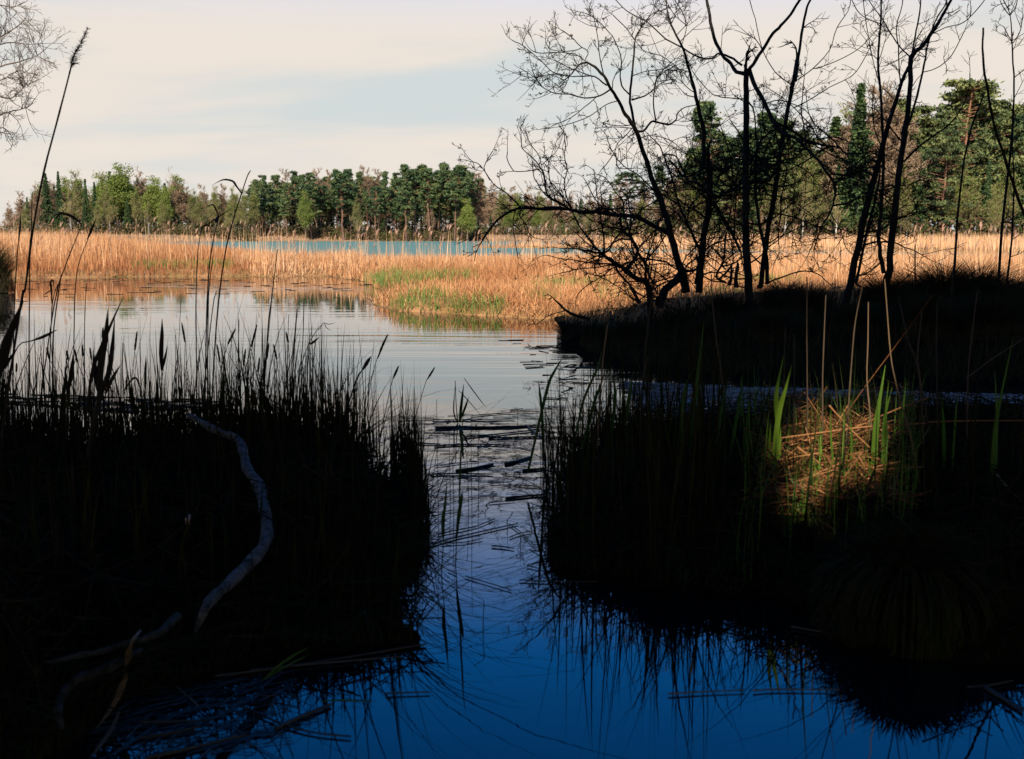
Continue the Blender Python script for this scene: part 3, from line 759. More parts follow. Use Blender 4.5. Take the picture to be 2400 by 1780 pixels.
# tall single reeds with plumes standing above the beds: joined, far too many and thin to count
pt = np.vstack([scatter_screen(left_flat, 420, 46, 90, -.5, -.18), scatter_screen(belt, 330, 40, 80, -.22, .1), scatter_screen(belt, 420, 33, 80, .1, .5)])
b = Buf(); n = len(pt); th = RG.uniform(1.0, 2.05, n) * np.where(pt[:, 0] / pt[:, 1] < -.2, 1.12, .95)
az = RG.uniform(0, 6.28, n); ln = RG.normal(0, .06, n)
blades(b, pt, th, .022, ln, az, .05, 3, RG.uniform(.4, 1, n))
tops_ = pt + np.stack([np.cos(az) * th * (ln + .05), np.sin(az) * th * (ln + .05), th * .97], -1)
tag(b.build('tall_reeds', M['reed'], smooth=False), 'taller single reeds standing above the tan reed beds', 'reeds', kind='stuff')
b = Buf()
sel = tops_[RG.uniform(size=n) < .35]
for j in range(5):
    blades(b, sel - (0, 0, .12), RG.uniform(.2, .34, len(sel)), .035, RG.uniform(0, .35, len(sel)), RG.normal(.6, .5, len(sel)), .3, 2, RG.uniform(0, 1, len(sel)))
tag(b.build('reed_plumes', M['plume'], smooth=False), 'feathery pinkish seed plumes on the taller reeds', 'reed plumes', kind='stuff')

# ------------------------------------------------------------------ willows and saplings on the shaded bank
def world_line(crop, pts, d0, d1=None):
    d1 = d0 if d1 is None else d1
    n = len(pts); out = []
    for i, p in enumerate(pts):
        x, y = px(crop, p); out.append(at(x, y, d0 + (d1 - d0) * i / max(1, n - 1)))
    return np.array(out)
def grow_twig(buf, p, d, L, r, lv, rg, bud=None, up=.25, wild=.35, kids=2):
    n = 6 if lv == 0 else 5
    pts = [p]; dd = d / (np.linalg.norm(d) + 1e-9); turn = rg.normal(0, wild, 3)
    for i in range(n):
        dd = dd + turn / n + rg.normal(0, .09, 3); dd[2] += up / n
        dd /= np.linalg.norm(dd); pts.append(pts[-1] + dd * L / n)
    pts = np.array(pts)
    tube(buf, pts, np.linspace(r, max(.003, r * .4), n + 1), 3, .5, cap=False)
    if lv < 2:
        for _ in range(kids + int(rg.integers(0, 2))):
            i = int(rg.integers(1, n)); tg = pts[i + 1] - pts[i]; tg /= np.linalg.norm(tg)
            s = rg.normal(size=3); s -= tg * (s @ tg); s /= np.linalg.norm(s) + 1e-9
            grow_twig(buf, pts[i], tg * .75 + s * .75, L * rg.uniform(.3, .65), r * .6, lv + 1, rg, bud, up, wild, kids)
    if bud is not None and lv >= 1:
        for i in range(2, n + 1):
            if rg.uniform() < .05: bud.append(pts[i])
def shrub(name, loc_px, depth, label, cat, limbs, twig_n=1.0, twig_L=.5, seed=1, buds=False, bark='bark', twig='twig', jit=.35, up=.25, smooth_k=3, wild=.35, extra=0):
    """limbs: (part name, crop, points, w0, w1, depth offsets, twig density)"""
    rg = np.random.default_rng(seed)
    base = at(loc_px[0], loc_px[1], depth)
    root = thing(name, base, label, cat)
    root['abs_loc'] = [float(c) for c in base]
    tw = Buf(); bud = [] if buds else None
    lines = [(pn, smooth_line(world_line(crop, pts, depth + o0, depth + o1), smooth_k), w0 * depth / F / CROPS[crop][2] / 2, w1 * depth / F / CROPS[crop][2] / 2, dens) for (pn, crop, pts, w0, w1, (o0, o1), dens) in limbs]
    stems = [l for l in lines if l[2] > .02]
    for _ in range(extra):                       # further crooked side limbs off the main stems
        _pn, Lp, ra, rb, _d = stems[int(rg.integers(0, len(stems)))]
        i = int(rg.integers(len(Lp) // 5, max(len(Lp) // 5 + 1, int(len(Lp) * .8)))); d = rg.normal(size=3) * (1, .7, .5); d[2] += .35; d /= np.linalg.norm(d)
        q = [Lp[i]]; turn = rg.normal(0, .35, 3) * (1, .6, 1)
        for _k in range(6):
            d = d + turn / 4 + rg.normal(0, .2, 3); d /= np.linalg.norm(d); q.append(q[-1] + d * rg.uniform(.12, .26))
        if min(p_[2] for p_ in q) > .35 and q[0][2] < 3.0: lines.append(('branch', smooth_line(q, 3), rg.uniform(.010, .019), .006, rg.uniform(.4, .9)))
    for (pn, Lw, ra, rb, dens) in lines:
        n = len(Lw)
        rad = np.maximum(np.interp(np.linspace(0, 1, n), [0, 1], [ra, rb]), .0068)
        Lw[1:-1] += rg.normal(0, 1, (n - 2, 3)) * (.10 * rad[1:-1, None] + .0015)
        b = Buf()
        tube(b, Lw, rad * (1 + rg.normal(0, .05, n)), 7 if ra > .02 else 5, np.clip(rg.normal(.5, .2, n), 0, 1).repeat(7 if ra > .02 else 5))
        b.build(pn, M[bark], root)
        seglen = np.linalg.norm(np.diff(Lw, axis=0), axis=1).sum()
        m = int(dens * twig_n * seglen * 12)
        for _ in range(m):
            i = int(rg.integers(max(1, n // 6), n - 1))
            tg = Lw[i + 1] - Lw[i]; tg /= np.linalg.norm(tg) + 1e-9
            sd = rg.normal(size=3); sd -= tg * (sd @ tg); sd /= np.linalg.norm(sd) + 1e-9
            sd[1] *= .8
            grow_twig(tw, Lw[i], tg * rg.uniform(.2, .9) + sd * .9, twig_L * rg.uniform(.35, 1.3), min(.010, max(.0062, rad[i] * .5)), 0, rg, bud, up, wild)
        tip_d = Lw[-1] - Lw[-2]
        if dens > 0: grow_twig(tw, Lw[-1], tip_d, twig_L * .8, max(.003, rad[-1] * .8), 0, rg, bud, up, wild)
    if tw.n:
        tag(tw.build('twigs', M[twig], root, smooth=False), kind='stuff')
    if bud:
        bb = Buf(); c = np.array(bud)
        c = np.repeat(c, 3, axis=0) + rg.normal(0, .012, (len(c) * 3, 3))
        cards(bb, c, rg.uniform(.012, .022, len(c)), rg.uniform(0, 1, len(c)), aspect=2.2, rg=rg)
        tag(bb.build('buds', M['bud'], root, smooth=False), kind='stuff')
    del root['abs_loc']
    return root

T, B_ = 'trunk', 'branch'
shrub('willow_tree', (1615, 640), 18.0, 'leaning dark willow with a low branch arching left over the spit', 'willow', [
    (T, 'z2', [(1560, 1330), (1530, 1180), (1495, 1080), (1430, 850), (1380, 650), (1300, 400), (1230, 220), (1150, 0)], 92, 46, (0, -.3), 0),
    (T, 'z1', [(1330, 1640), (1240, 1380), (1190, 1250), (1150, 1180), (1080, 1080), (1010, 940), (950, 850), (890, 740), (800, 650), (720, 610), (650, 630), (600, 690), (540, 750), (490, 785)], 44, 8, (-.3, -.9), .35),
    (B_, 'z2', [(1400, 740), (1280, 680), (1150, 610), (1050, 560), (950, 550), (800, 540), (640, 510), (520, 520), (400, 490), (300, 480), (120, 482), (-60, 470), (-180, 480), (-330, 560), (-420, 660), (-520, 800)], 46, 20, (-.1, -1.0), .6),
    (B_, 'c3', [(520, 1110), (420, 1050), (405, 960), (385, 905), (340, 850), (285, 800), (280, 745)], 12, 3, (-.6, -.9), .35),
    (B_, 'c3', [(385, 910), (310, 920), (240, 920), (205, 860), (205, 820)], 5, 2, (-.7, -1.0), .2),
    (B_, 'c3', [(392, 905), (375, 840), (335, 785)], 4, 2, (-.7, -.5), .2),
    (B_, 'c3', [(388, 890), (430, 850), (455, 830)], 4, 2, (-.7, -.9), .2),
    (B_, 'c3', [(275, 1115), (200, 1040), (130, 990), (60, 890), (5, 870)], 9, 2, (-.8, -.4), .45),
    (B_, 'c3', [(110, 970), (80, 900), (125, 815)], 4, 2, (-.6, -.9), .3),
    (B_, 'c3', [(280, 1130), (270, 1160), (300, 1200), (320, 1250), (350, 1280)], 8, 3, (-.8, -1.1), .6),
    (B_, 'c3', [(250, 1130), (235, 1190), (240, 1260), (262, 1390)], 4, 2, (-.8, -.9), .3),
    (B_, 'z1', [(1190, 1220), (1150, 1030), (1140, 930), (1160, 740), (1180, 520), (1190, 390), (1230, 300), (1290, 210), (1370, 130), (1490, 90)], 26, 6, (-.2, .6), .5),
    (B_, 'z1', [(1190, 390), (1100, 270), (980, 150)], 10, 5, (.3, .0), .4),
    (B_, 'z1', [(1140, 920), (1060, 830), (1050, 700), (1060, 590), (1000, 400), (900, 270), (800, 180), (710, 130)], 16, 4, (.1, -.5), .5),
    (B_, 'z1', [(890, 740), (850, 560), (835, 400), (810, 260), (785, 130)], 12, 5, (-.7, -.2), .5),
    (B_, 'z1', [(960, 860), (840, 930), (700, 950), (560, 915), (420, 905), (300, 850), (230, 760), (200, 690)], 16, 4, (-.5, -1.3), .6),
    (B_, 'z1', [(920, 830), (800, 745), (680, 740), (560, 740), (420, 720), (300, 735), (160, 750), (60, 720)], 15, 3, (-.5, -.2), .6),
    (B_, 'z1', [(780, 745), (640, 690), (540, 650), (440, 600)], 10, 6, (-.5, -1.2), .4),
    (B_, 'z1', [(560, 740), (400, 700), (330, 640), (200, 520), (100, 440), (0, 390)], 9, 3, (-.9, -.4), .35),
    (B_, 'z1', [(720, 600), (640, 540), (540, 515), (400, 510), (260, 515), (200, 495)], 9, 3, (-.8, -1.4), .4),
    (B_, 'z1', [(710, 580), (735, 510), (680, 465), (600, 490), (400, 490), (340, 440), (325, 405)], 9, 3, (-.8, -.1), .4),
    (B_, 'z1', [(680, 465), (560, 350), (480, 295)], 6, 3, (-.7, -1.0), .4),
    (B_, 'z1', [(1160, 970), (1280, 930), (1380, 860), (1400, 770), (1470, 700), (1580, 640)], 16, 5, (-.1, .8), .6),
    (B_, 'z1', [(1215, 1270), (1270, 1270), (1350, 1185), (1410, 1185), (1510, 1210), (1590, 1160), (1600, 1100), (1680, 1040), (1780, 1020)], 24, 8, (-.3, -1.0), .4),
    (B_, 'z1', [(1390, 1170), (1370, 1000), (1380, 850), (1400, 760), (1480, 660)], 14, 5, (-.5, -.9), .6),
    (B_, 'z1', [(1165, 1240), (1080, 1330), (1020, 1390), (990, 1480), (930, 1570), (860, 1650)], 10, 3, (-.3, -.7), .5),
    (B_, 'z1', [(1000, 1480), (1010, 1560), (1040, 1630), (1180, 1630)], 7, 3, (-.5, -.3), .5),
    (B_, 'z1', [(1020, 980), (900, 1020), (780, 1110), (650, 1170), (470, 1225)], 10, 3, (-.4, .3), .4),
    (B_, 'z1', [(830, 930), (700, 1040), (570, 1140), (390, 1220)], 8, 3, (-.8, -.2), .4),
    (B_, 'z1', [(1245, 1340), (1310, 1315), (1400, 1320), (1550, 1370), (1700, 1500)], 10, 4, (-.3, .4), .5),
    (B_, 'z1', [(1160, 740), (1300, 690), (1460, 670), (1560, 620)], 9, 3, (.3, -.3), .6),
    (B_, 'z2', [(1500, 1100), (1600, 1110), (1690, 1090)], 40, 20, (0, .3), .2),
    (B_, 'z2', [(1520, 1120), (1450, 1200), (1330, 1330), (1290, 1450)], 70, 90, (0, -.8), .1),
], 1.0, .43, 3, buds=True, extra=18)
shrub('willow_tree', (1640, 640), 18.8, 'upright many-stemmed willow standing just right of the leaning one', 'willow', [
    (T, 'z2', [(1690, 1330), (1700, 1150), (1710, 1000), (1740, 750), (1790, 500), (1800, 250), (1790, 0)], 76, 60, (0, -.2), .1),
    (T, 'z1', [(1852, 1640), (1858, 1400), (1850, 1240), (1800, 1030), (1770, 900), (1720, 700), (1660, 480), (1560, 290), (1510, 150), (1480, -60), (1440, -260)], 48, 6, (-.2, -.6), .5),
    (B_, 'z2', [(1745, 970), (1690, 880), (1620, 740), (1540, 560), (1480, 420), (1430, 220), (1350, 0), (1290, -160), (1180, -270)], 34, 10, (.1, .9), .45),
    (B_, 'z2', [(1830, 400), (1950, 600), (2050, 780), (2110, 910)], 36, 26, (0, -.5), .2),
    (B_, 'z2', [(1850, 370), (1980, 310), (2130, 270), (2260, 190)], 34, 14, (-.1, -.9), .5),
    (B_, 'z2', [(1780, 330), (1690, 230), (1570, 180), (1540, 90), (1590, -40)], 34, 12, (-.1, .8), .5),
    (B_, 'z2', [(1560, 150), (1660, 130), (1760, 110), (1900, 70), (2090, 20)], 20, 8, (.5, .4), .5),
    (B_, 'z2', [(1960, 1230), (1860, 1170), (1930, 1020), (1945, 960), (1970, 720)], 26, 14, (-.4, -.7), .25),
    (B_, 'z2', [(1770, 960), (1860, 1010), (1950, 1090), (2010, 1130)], 14, 5, (0, -.6), .9),
    (B_, 'z2', [(1540, 540), (1620, 420), (1740, 290)], 12, 6, (.4, -.4), .4),
    (B_, 'z2', [(1480, 440), (1380, 370), (1290, 330), (1230, 350), (1130, 370)], 12, 4, (.5, .1), .6),
    (B_, 'z2', [(1720, 280), (1560, 280), (1380, 310), (1290, 270), (1180, 220), (1000, 220)], 13, 4, (.1, -.3), .45),
    (B_, 'z1', [(1640, 450), (1690, 260), (1640, 210), (1560, 130), (1500, 20)], 8, 4, (-.5, -.2), .7),
    (B_, 'z1', [(1770, 900), (1690, 740), (1580, 640), (1440, 540), (1290, 500), (1220, 430)], 9, 3, (-.3, .5), .6),
    (B_, 'z1', [(1700, 250), (1650, 120), (1600, 40), (1540, -60)], 6, 3, (-.2, -.6), .8),
], .95, .45, 5, buds=True, extra=36)
shrub('broken_tree', (1750, 650), 17.6, 'straight broken-topped trunk with two limbs rising from just below the break', 'tree', [
    (T, 'c4', [(128, 1640), (125, 1500), (112, 1250), (110, 1000), (112, 700), (112, 500), (112, 375)], 46, 27, (0, 0), .12),
    ('splintered_top', 'c4', [(111, 395), (108, 370), (101, 348)], 20, 7, (0, 0), 0),
    (B_, 'c4', [(112, 400), (60, 385), (30, 345), (-20, 290), (-62, 200), (-85, 80), (-100, 0), (-112, -160)], 22, 14, (0, .9), .12),
    (B_, 'c4', [(115, 390), (150, 345), (200, 270), (260, 180), (300, 140), (350, 80), (400, 0), (470, -130)], 19, 12, (0, -.8), .15),
    (B_, 'c4', [(90, 352), (20, 305), (-40, 290), (-70, 315), (-140, 310), (-230, 258), (-320, 210), (-420, 120), (-530, 60), (-590, 0)], 13, 5, (.1, .8), .45),
    (B_, 'z3', [(350, -125), (385, -20), (460, 120), (540, 280), (610, 380), (700, 400), (780, 480), (880, 580), (960, 690), (1000, 750), (1015, 840), (980, 980), (920, 1080), (870, 1200), (850, 1290)], 34, 8, (0, -1.1), .35),
    (B_, 'z3', [(560, 290), (680, 350), (800, 430), (900, 460), (1030, 480), (1100, 525), (1200, 530), (1340, 510)], 22, 8, (-.2, .5), .4),
    (B_, 'z3', [(870, 425), (1000, 400), (1100, 430), (1200, 490), (1290, 560)], 13, 5, (.2, -.4), .4),
    (B_, 'z3', [(1000, 750), (1100, 720), (1200, 700), (1300, 610)], 12, 4, (-.7, .0), .5),
    (B_, 'z3', [(1015, 850), (1100, 840), (1180, 790), (1300, 760)], 12, 4, (-.8, -1.2), .6),
    (B_, 'z3', [(850, 540), (1000, 690), (1100, 750), (1220, 790), (1300, 900)], 11, 4, (-.4, .3), .6),
    (B_, 'z3', [(980, 980), (900, 1010), (860, 1180), (800, 1330)], 9, 3, (-1, -.5), .6),
    (B_, 'z3', [(1100, 525), (1150, 620), (1220, 680), (1260, 640)], 10, 4, (.2, .6), .5),
    (B_, 'z3', [(980, 990), (1060, 1130), (1100, 1260), (1180, 1330)], 8, 3, (-1, -1.3), .6),
    (B_, 'z3', [(320, 110), (200, 100), (100, 85), (20, 30), (-90, -110)], 10, 5, (0, .6), .25),
    (B_, 'z3', [(345, 130), (380, 180), (395, 280), (405, 430), (415, 560)], 14, 8, (.1, .2), .5),
    (B_, 'z3', [(480, 140), (580, 115), (700, 150), (790, 200), (850, 290), (880, 400)], 10, 4, (-.1, -.7), .5),
], .9, .45, 8, buds=True, wild=.5, up=.05, extra=28)
shrub('sapling', (1795, 650), 18.3, 'slender straight sapling leaning right with thin arching side shoots', 'sapling', [
    (T, 'z3', [(430, 1570), (440, 1510), (500, 1100), (560, 780), (590, 520), (640, 250), (690, 0), (720, -200)], 44, 26, (0, .2), .1),
    (T, 'c4', [(375, 440), (400, 260), (415, 150), (440, 40), (465, -20), (500, -160)], 17, 9, (.1, .4), .2),
    (B_, 'c4', [(360, 460), (270, 390), (200, 270), (160, 100), (130, 0), (120, -120)], 6, 3, (.1, -.6), .2),
    (B_, 'c4', [(375, 440), (470, 370), (560, 270), (600, 150), (660, 60), (680, -40)], 6, 3, (.1, -.5), .2),
    (B_, 'c4', [(480, 370), (600, 330), (720, 260), (800, 180)], 5, 2, (0, .6), .2),
    (B_, 'c4', [(370, 580), (450, 540), (560, 470), (680, 410), (740, 330), (790, 230)], 6, 2, (.1, .9), .2),
    (T, 'z3', [(490, 1540), (485, 1400), (470, 1250), (430, 1080), (400, 800), (410, 500), (470, 400), (550, 345)], 34, 12, (-.3, .3), .35),
    (B_, 'z3', [(340, 745), (460, 740), (540, 690), (600, 590), (700, 560), (780, 490)], 22, 8, (-.2, -.6), .5),
    (B_, 'z3', [(455, 745), (560, 785), (680, 770), (760, 740), (880, 770)], 18, 5, (-.2, .6), .6),
    (B_, 'z3', [(80, 880), (200, 820), (340, 780)], 20, 16, (.3, .0), .3),
    (B_, 'z3', [(600, 870), (590, 1030), (575, 1160), (580, 1290), (540, 1390)], 14, 6, (-.1, -.6), .6),
    (B_, 'z3', [(600, 590), (640, 650), (620, 760), (590, 900)], 12, 7, (0, -.3), .4),
    (B_, 'z3', [(480, 1530), (600, 1490), (750, 1440), (880, 1460), (960, 1530)], 14, 7, (-.3, -.9), .4),
    (B_, 'z3', [(700, 800), (690, 950), (680, 1130), (720, 1260)], 8, 4, (0, .4), .6),
], .9, .42, 13, buds=True, up=.1, wild=.5, extra=36)
shrub('forked_tree', (2010, 670), 17.4, 'pair of tall dark stems rising together and forking near the top edge', 'tree', [
    (T, 'c4', [(640, 1660), (660, 1580), (700, 1400), (740, 1200), (790, 1000), (830, 850), (860, 730), (900, 600), (950, 440), (1000, 330)], 46, 15, (0, .1), .12),
    (T, 'c4', [(840, 1660), (855, 1560), (880, 1450), (900, 1250), (920, 1050), (940, 900), (970, 700), (990, 500), (1000, 310), (1060, 250), (1130, 150), (1175, 70), (1225, -20), (1300, -160)], 44, 10, (-.3, -.4), .25),
    (T, 'c4', [(852, 1470), (830, 1330), (826, 1250), (840, 1100), (850, 950), (850, 760), (835, 500), (820, 330), (830, 200), (838, 40), (830, -120)], 24, 7, (-.4, .2), .22),
    (B_, 'c4', [(1000, 310), (1020, 200), (1040, 100), (1052, -10), (1060, -140)], 10, 6, (-.3, -.8), .35),
    (B_, 'c4', [(1000, 310), (960, 275), (900, 200), (850, 110), (770, 0), (720, -100)], 9, 4, (-.3, .4), .4),
    (B_, 'c4', [(975, 690), (1010, 590), (1040, 480), (1070, 350), (1090, 230), (1130, 110), (1180, 30), (1220, -80)], 14, 6, (-.3, .3), .4),
    (B_, 'c4', [(872, 720), (910, 560), (940, 460), (935, 380), (930, 250), (920, 150), (950, 30), (960, -60)], 9, 5, (.1, .6), .35),
    (B_, 'c4', [(960, 870), (1050, 780), (1180, 690), (1260, 600), (1310, 480), (1315, 395)], 12, 3, (-.3, -1.0), .2),
    (B_, 'c4', [(1060, 390), (1130, 370), (1200, 320), (1250, 240), (1280, 180)], 5, 2, (.1, -.5), .35),
    (B_, 'c4', [(1110, 185), (1180, 150), (1260, 130), (1320, 90), (1395, 0)], 5, 2, (-.3, -.8), .25),
    (B_, 'c4', [(835, 480), (800, 350), (770, 200), (745, 40), (740, -60)], 5, 3, (0, .5), .3),
    (B_, 'c4', [(835, 130), (760, 100), (710, 60), (680, 0)], 5, 2, (.1, -.4), .3),
    (B_, 'c4', [(860, 1000), (960, 1000), (1080, 960)], 6, 3, (-.2, .3), .9),
    (B_, 'c4', [(790, 1010), (720, 930), (660, 900)], 7, 3, (0, -.5), 1.0),
    (B_, 'c4', [(850, 900), (780, 860), (700, 840)], 7, 3, (-.1, .4), 1.0),
    (B_, 'c4', [(900, 1180), (1000, 1150), (1090, 1120)], 6, 3, (-.2, -.6), .5),
    (B_, 'c4', [(680, 1490), (760, 1470), (850, 1400)], 10, 6, (-.2, -.4), .2),
    (B_, 'c4', [(705, 1520), (720, 1450), (760, 1250), (800, 1100), (830, 950)], 18, 12, (.6, .5), .3),
], 1.0, .5, 17, up=.3, extra=16)
shrub('dead_bush', (1525, 720), 16.6, 'low twisted dead bush leaning left over the sunlit reeds', 'bush', [
    (T, 'z2', [(1190, 1640), (1190, 1500), (1185, 1330), (1150, 1220), (1050, 1190), (960, 1120), (880, 1060), (780, 1000), (700, 935), (600, 920), (480, 890), (280, 880)], 74, 10, (0, -.6), .5),
    (B_, 'z2', [(960, 1100), (1040, 980), (1060, 900), (1000, 790), (940, 720), (830, 670), (660, 680), (560, 740)], 44, 8, (-.1, .4), .6),
    (B_, 'z2', [(1060, 920), (1120, 1000), (1150, 1080), (1140, 1180), (1190, 1300)], 32, 28, (.1, .3), .2),
    (B_, 'z2', [(1060, 900), (1150, 800), (1220, 710), (1290, 700), (1310, 770), (1360, 900)], 18, 6, (.1, -.4), .5),
    (B_, 'z2', [(940, 730), (890, 640), (900, 480), (920, 430), (870, 350), (820, 280), (740, 170), (665, 130)], 18, 4, (.3, -.2), .4),
    (B_, 'z2', [(920, 430), (980, 340), (1030, 290), (1150, 295)], 11, 4, (.3, .6), .4),
    (B_, 'z2', [(940, 730), (800, 680), (660, 620), (540, 560), (430, 430)], 14, 5, (.3, -.5), .4),
    (B_, 'z2', [(980, 790), (880, 790), (790, 850), (700, 920)], 22, 10, (.1, -.3), .5),
    (B_, 'z2', [(690, 940), (560, 1000), (470, 1060), (480, 1020)], 14, 6, (-.4, -.8), .7),
    (B_, 'z2', [(640, 925), (520, 880), (400, 860), (340, 830)], 14, 5, (-.5, .0), .7),
    (B_, 'z2', [(880, 1060), (780, 1050), (640, 1080), (470, 1090), (270, 1135)], 14, 4, (-.3, .2), .5),
    (B_, 'z2', [(930, 1100), (830, 1140), (700, 1160), (580, 1140)], 13, 5, (-.2, -.8), .5),
    (B_, 'z2', [(1090, 1440), (1000, 1390), (880, 1280), (700, 1180), (580, 1140)], 14, 5, (-.3, -1.0), .4),
    (B_, 'z2', [(960, 1150), (900, 1260), (860, 1380)], 12, 5, (-.1, -.5), .4),
    (B_, 'z2', [(1040, 740), (1090, 550), (1130, 400), (1120, 370), (1160, 250)], 12, 4, (.2, .5), .5),
    (B_, 'z2', [(880, 1030), (880, 950), (930, 880)], 8, 4, (-.2, -.2), .5),
    (B_, 'z2', [(720, 950), (820, 1010), (940, 1030), (1010, 980)], 12, 8, (-.4, -.3), .4),
], 1.1, .28, 23, up=.0, wild=.6, extra=24)
def pole(name, crop, pts, w0, w1, depth, label, cat, twig_n=0, seed=1, mat='bark', limbs=()):
    Ls = [('stem', crop, pts, w0, w1, (0, 0), twig_n)] + [('branch', crop, p, a, b, (0, o), .2) for p, a, b, o in limbs]
    x, y = px(crop, pts[0])
    return shrub(name, (x, y), depth, label, cat, Ls, 1.0, .3, seed, bark=mat)
pole('bare_pole', 'c4', [(1215, 1690), (1240, 1300), (1270, 950), (1320, 700), (1390, 510)], 15, 8, 12.6, 'bare dark stem leaning right, blunt tip just left of the curved one', 'stem', seed=41)
pole('bare_pole', 'c4', [(1690, 1330), (1606, 1150), (1520, 900), (1440, 650), (1395, 400), (1384, 260), (1387, 150)], 20, 9, 8.2, 'thick smooth stem curving in from the right edge, blunt tip high in the sky', 'stem', seed=42)
pole('sapling', 'c4', [(1466, 1560), (1490, 1200), (1530, 850), (1550, 600), (1550, 400), (1540, 220), (1530, 80), (1490, -10)], 16, 3, 16.5, 'thin sapling with sparse fine twigs near the right edge', 'sapling', .35, 43,
     limbs=[([(1530, 85), (1500, 50), (1480, 10)], 3, 2, .3), ([(1530, 85), (1560, 40), (1570, 0)], 3, 2, -.3), ([(1540, 240), (1580, 180), (1600, 90)], 3, 2, .4), ([(1540, 230), (1515, 180), (1498, 145)], 3, 2, -.3), ([(1552, 420), (1600, 380), (1660, 330)], 4, 2, .3), ([(1545, 650), (1600, 560), (1650, 540)], 4, 2, -.4)])
pole('sapling', 'c4', [(1505, 1570), (1540, 1290), (1552, 1000), (1546, 800), (1548, 640)], 12, 4, 17.2, 'short thin sapling close beside the taller twiggy one at the right edge', 'sapling', .3, 44)
pole('bare_pole', 'c4', [(1020, 1600), (1020, 1400), (1022, 1320)], 9, 6, 13.5, 'short upright dark stick between the forked tree and the leaning bare stem', 'stem', seed=45)
pole('stub', 'z2', [(1085, 1440), (1030, 1340), (985, 1270)], 40, 26, 16.0, 'short leaning stub below the twisted dead bush', 'stub', seed=46)
pole('stub', 'z2', [(1215, 1320), (1240, 1150), (1255, 1030)], 18, 10, 16.0, 'thin upright broken stick right of the leaning stub', 'stub', seed=47)
pole('stub', 'z2', [(2000, 1260), (2015, 1160), (2020, 1040)], 40, 16, 17.0, 'jagged stump spike left of the broken trunk', 'stub', seed=48)
pole('stub', 'z2', [(2065, 1280), (2070, 1170), (2085, 1030)], 50, 26, 17.0, 'thicker stump spike close against the broken trunk', 'stub', seed=49)
pole('stub', 'z2', [(1660, 1250), (1690, 1050), (1660, 940)], 50, 26, 17.8, 'dark stub between the two willow stems', 'stub', seed=50)
shrub('driftwood', (1330, 745), 16.0, 'dark stick poking up from the bank tip above the water', 'stick', [
    ('stem', 'z2', [(560, 1600), (420, 1560), (330, 1510), (245, 1430)], 34, 22, (.3, 0), .1),
    ('branch', 'z2', [(330, 1510), (230, 1540), (130, 1580), (60, 1640)], 8, 4, (0, -.3), .3)], .8, .25, 51)
shrub('driftwood', (1290, 820), 14.5, 'tangled dead sticks trailing into the water below the bank tip', 'stick', [
    ('stem', 'c2', [(2140, 1500), (2060, 1440), (1960, 1420), (1800, 1420)], 20, 8, (.6, -.3), .3),
    ('branch', 'c2', [(1940, 1410), (2020, 1360), (2060, 1300)], 12, 6, (0, .3), .3),
    ('branch', 'c2', [(2150, 1560), (2050, 1530), (1980, 1550)], 14, 8, (0, -.4), .2)], .7, .25, 52)
# bare tree whose outer twigs reach in at the upper left; its trunk stands outside the frame
shrub('bare_tree', (-150, 640), 20, 'leafless grey tree whose twigs reach in at the upper left', 'tree', [
    (T, 'c1', [(-330, 1500), (-330, 1000), (-330, 500), (-330, 100), (-330, -200)], 40, 20, (0, 0), 0),
    (B_, 'c1', [(-330, 620), (-150, 420), (0, 360), (80, 340), (150, 320), (200, 300), (250, 260)], 12, 3, (0, -.4), .9),
    (B_, 'c1', [(-330, 520), (-160, 300), (0, 240), (80, 230), (150, 240), (225, 235)], 12, 2, (0, .6), .8),
    (B_, 'c1', [(-330, 420), (-150, 260), (0, 200), (70, 160), (125, 115)], 12, 3, (0, -.5), 1.1),
    (B_, 'c1', [(-330, 720), (-150, 480), (0, 520), (60, 530), (110, 490), (150, 440)], 12, 3, (0, .3), 1.1),
    (B_, 'c1', [(-330, 800), (-150, 700), (0, 620), (60, 600), (110, 590), (150, 575)], 10, 3, (0, -.8), .9),
    (B_, 'c1', [(-330, 820), (-120, 720), (0, 690), (35, 700), (60, 730)], 10, 3, (0, .6), .9),
    (B_, 'c1', [(-330, 200), (-120, 60), (0, 30), (70, 40), (140, 10)], 10, 3, (0, .2), .7),
    (B_, 'c1', [(-330, 560), (-140, 400), (-20, 440), (60, 400), (110, 380), (140, 400)], 9, 2, (0, 1.0), .9),
], .75, .5, 61, bark='paletwig', twig='paletwig', up=.2)

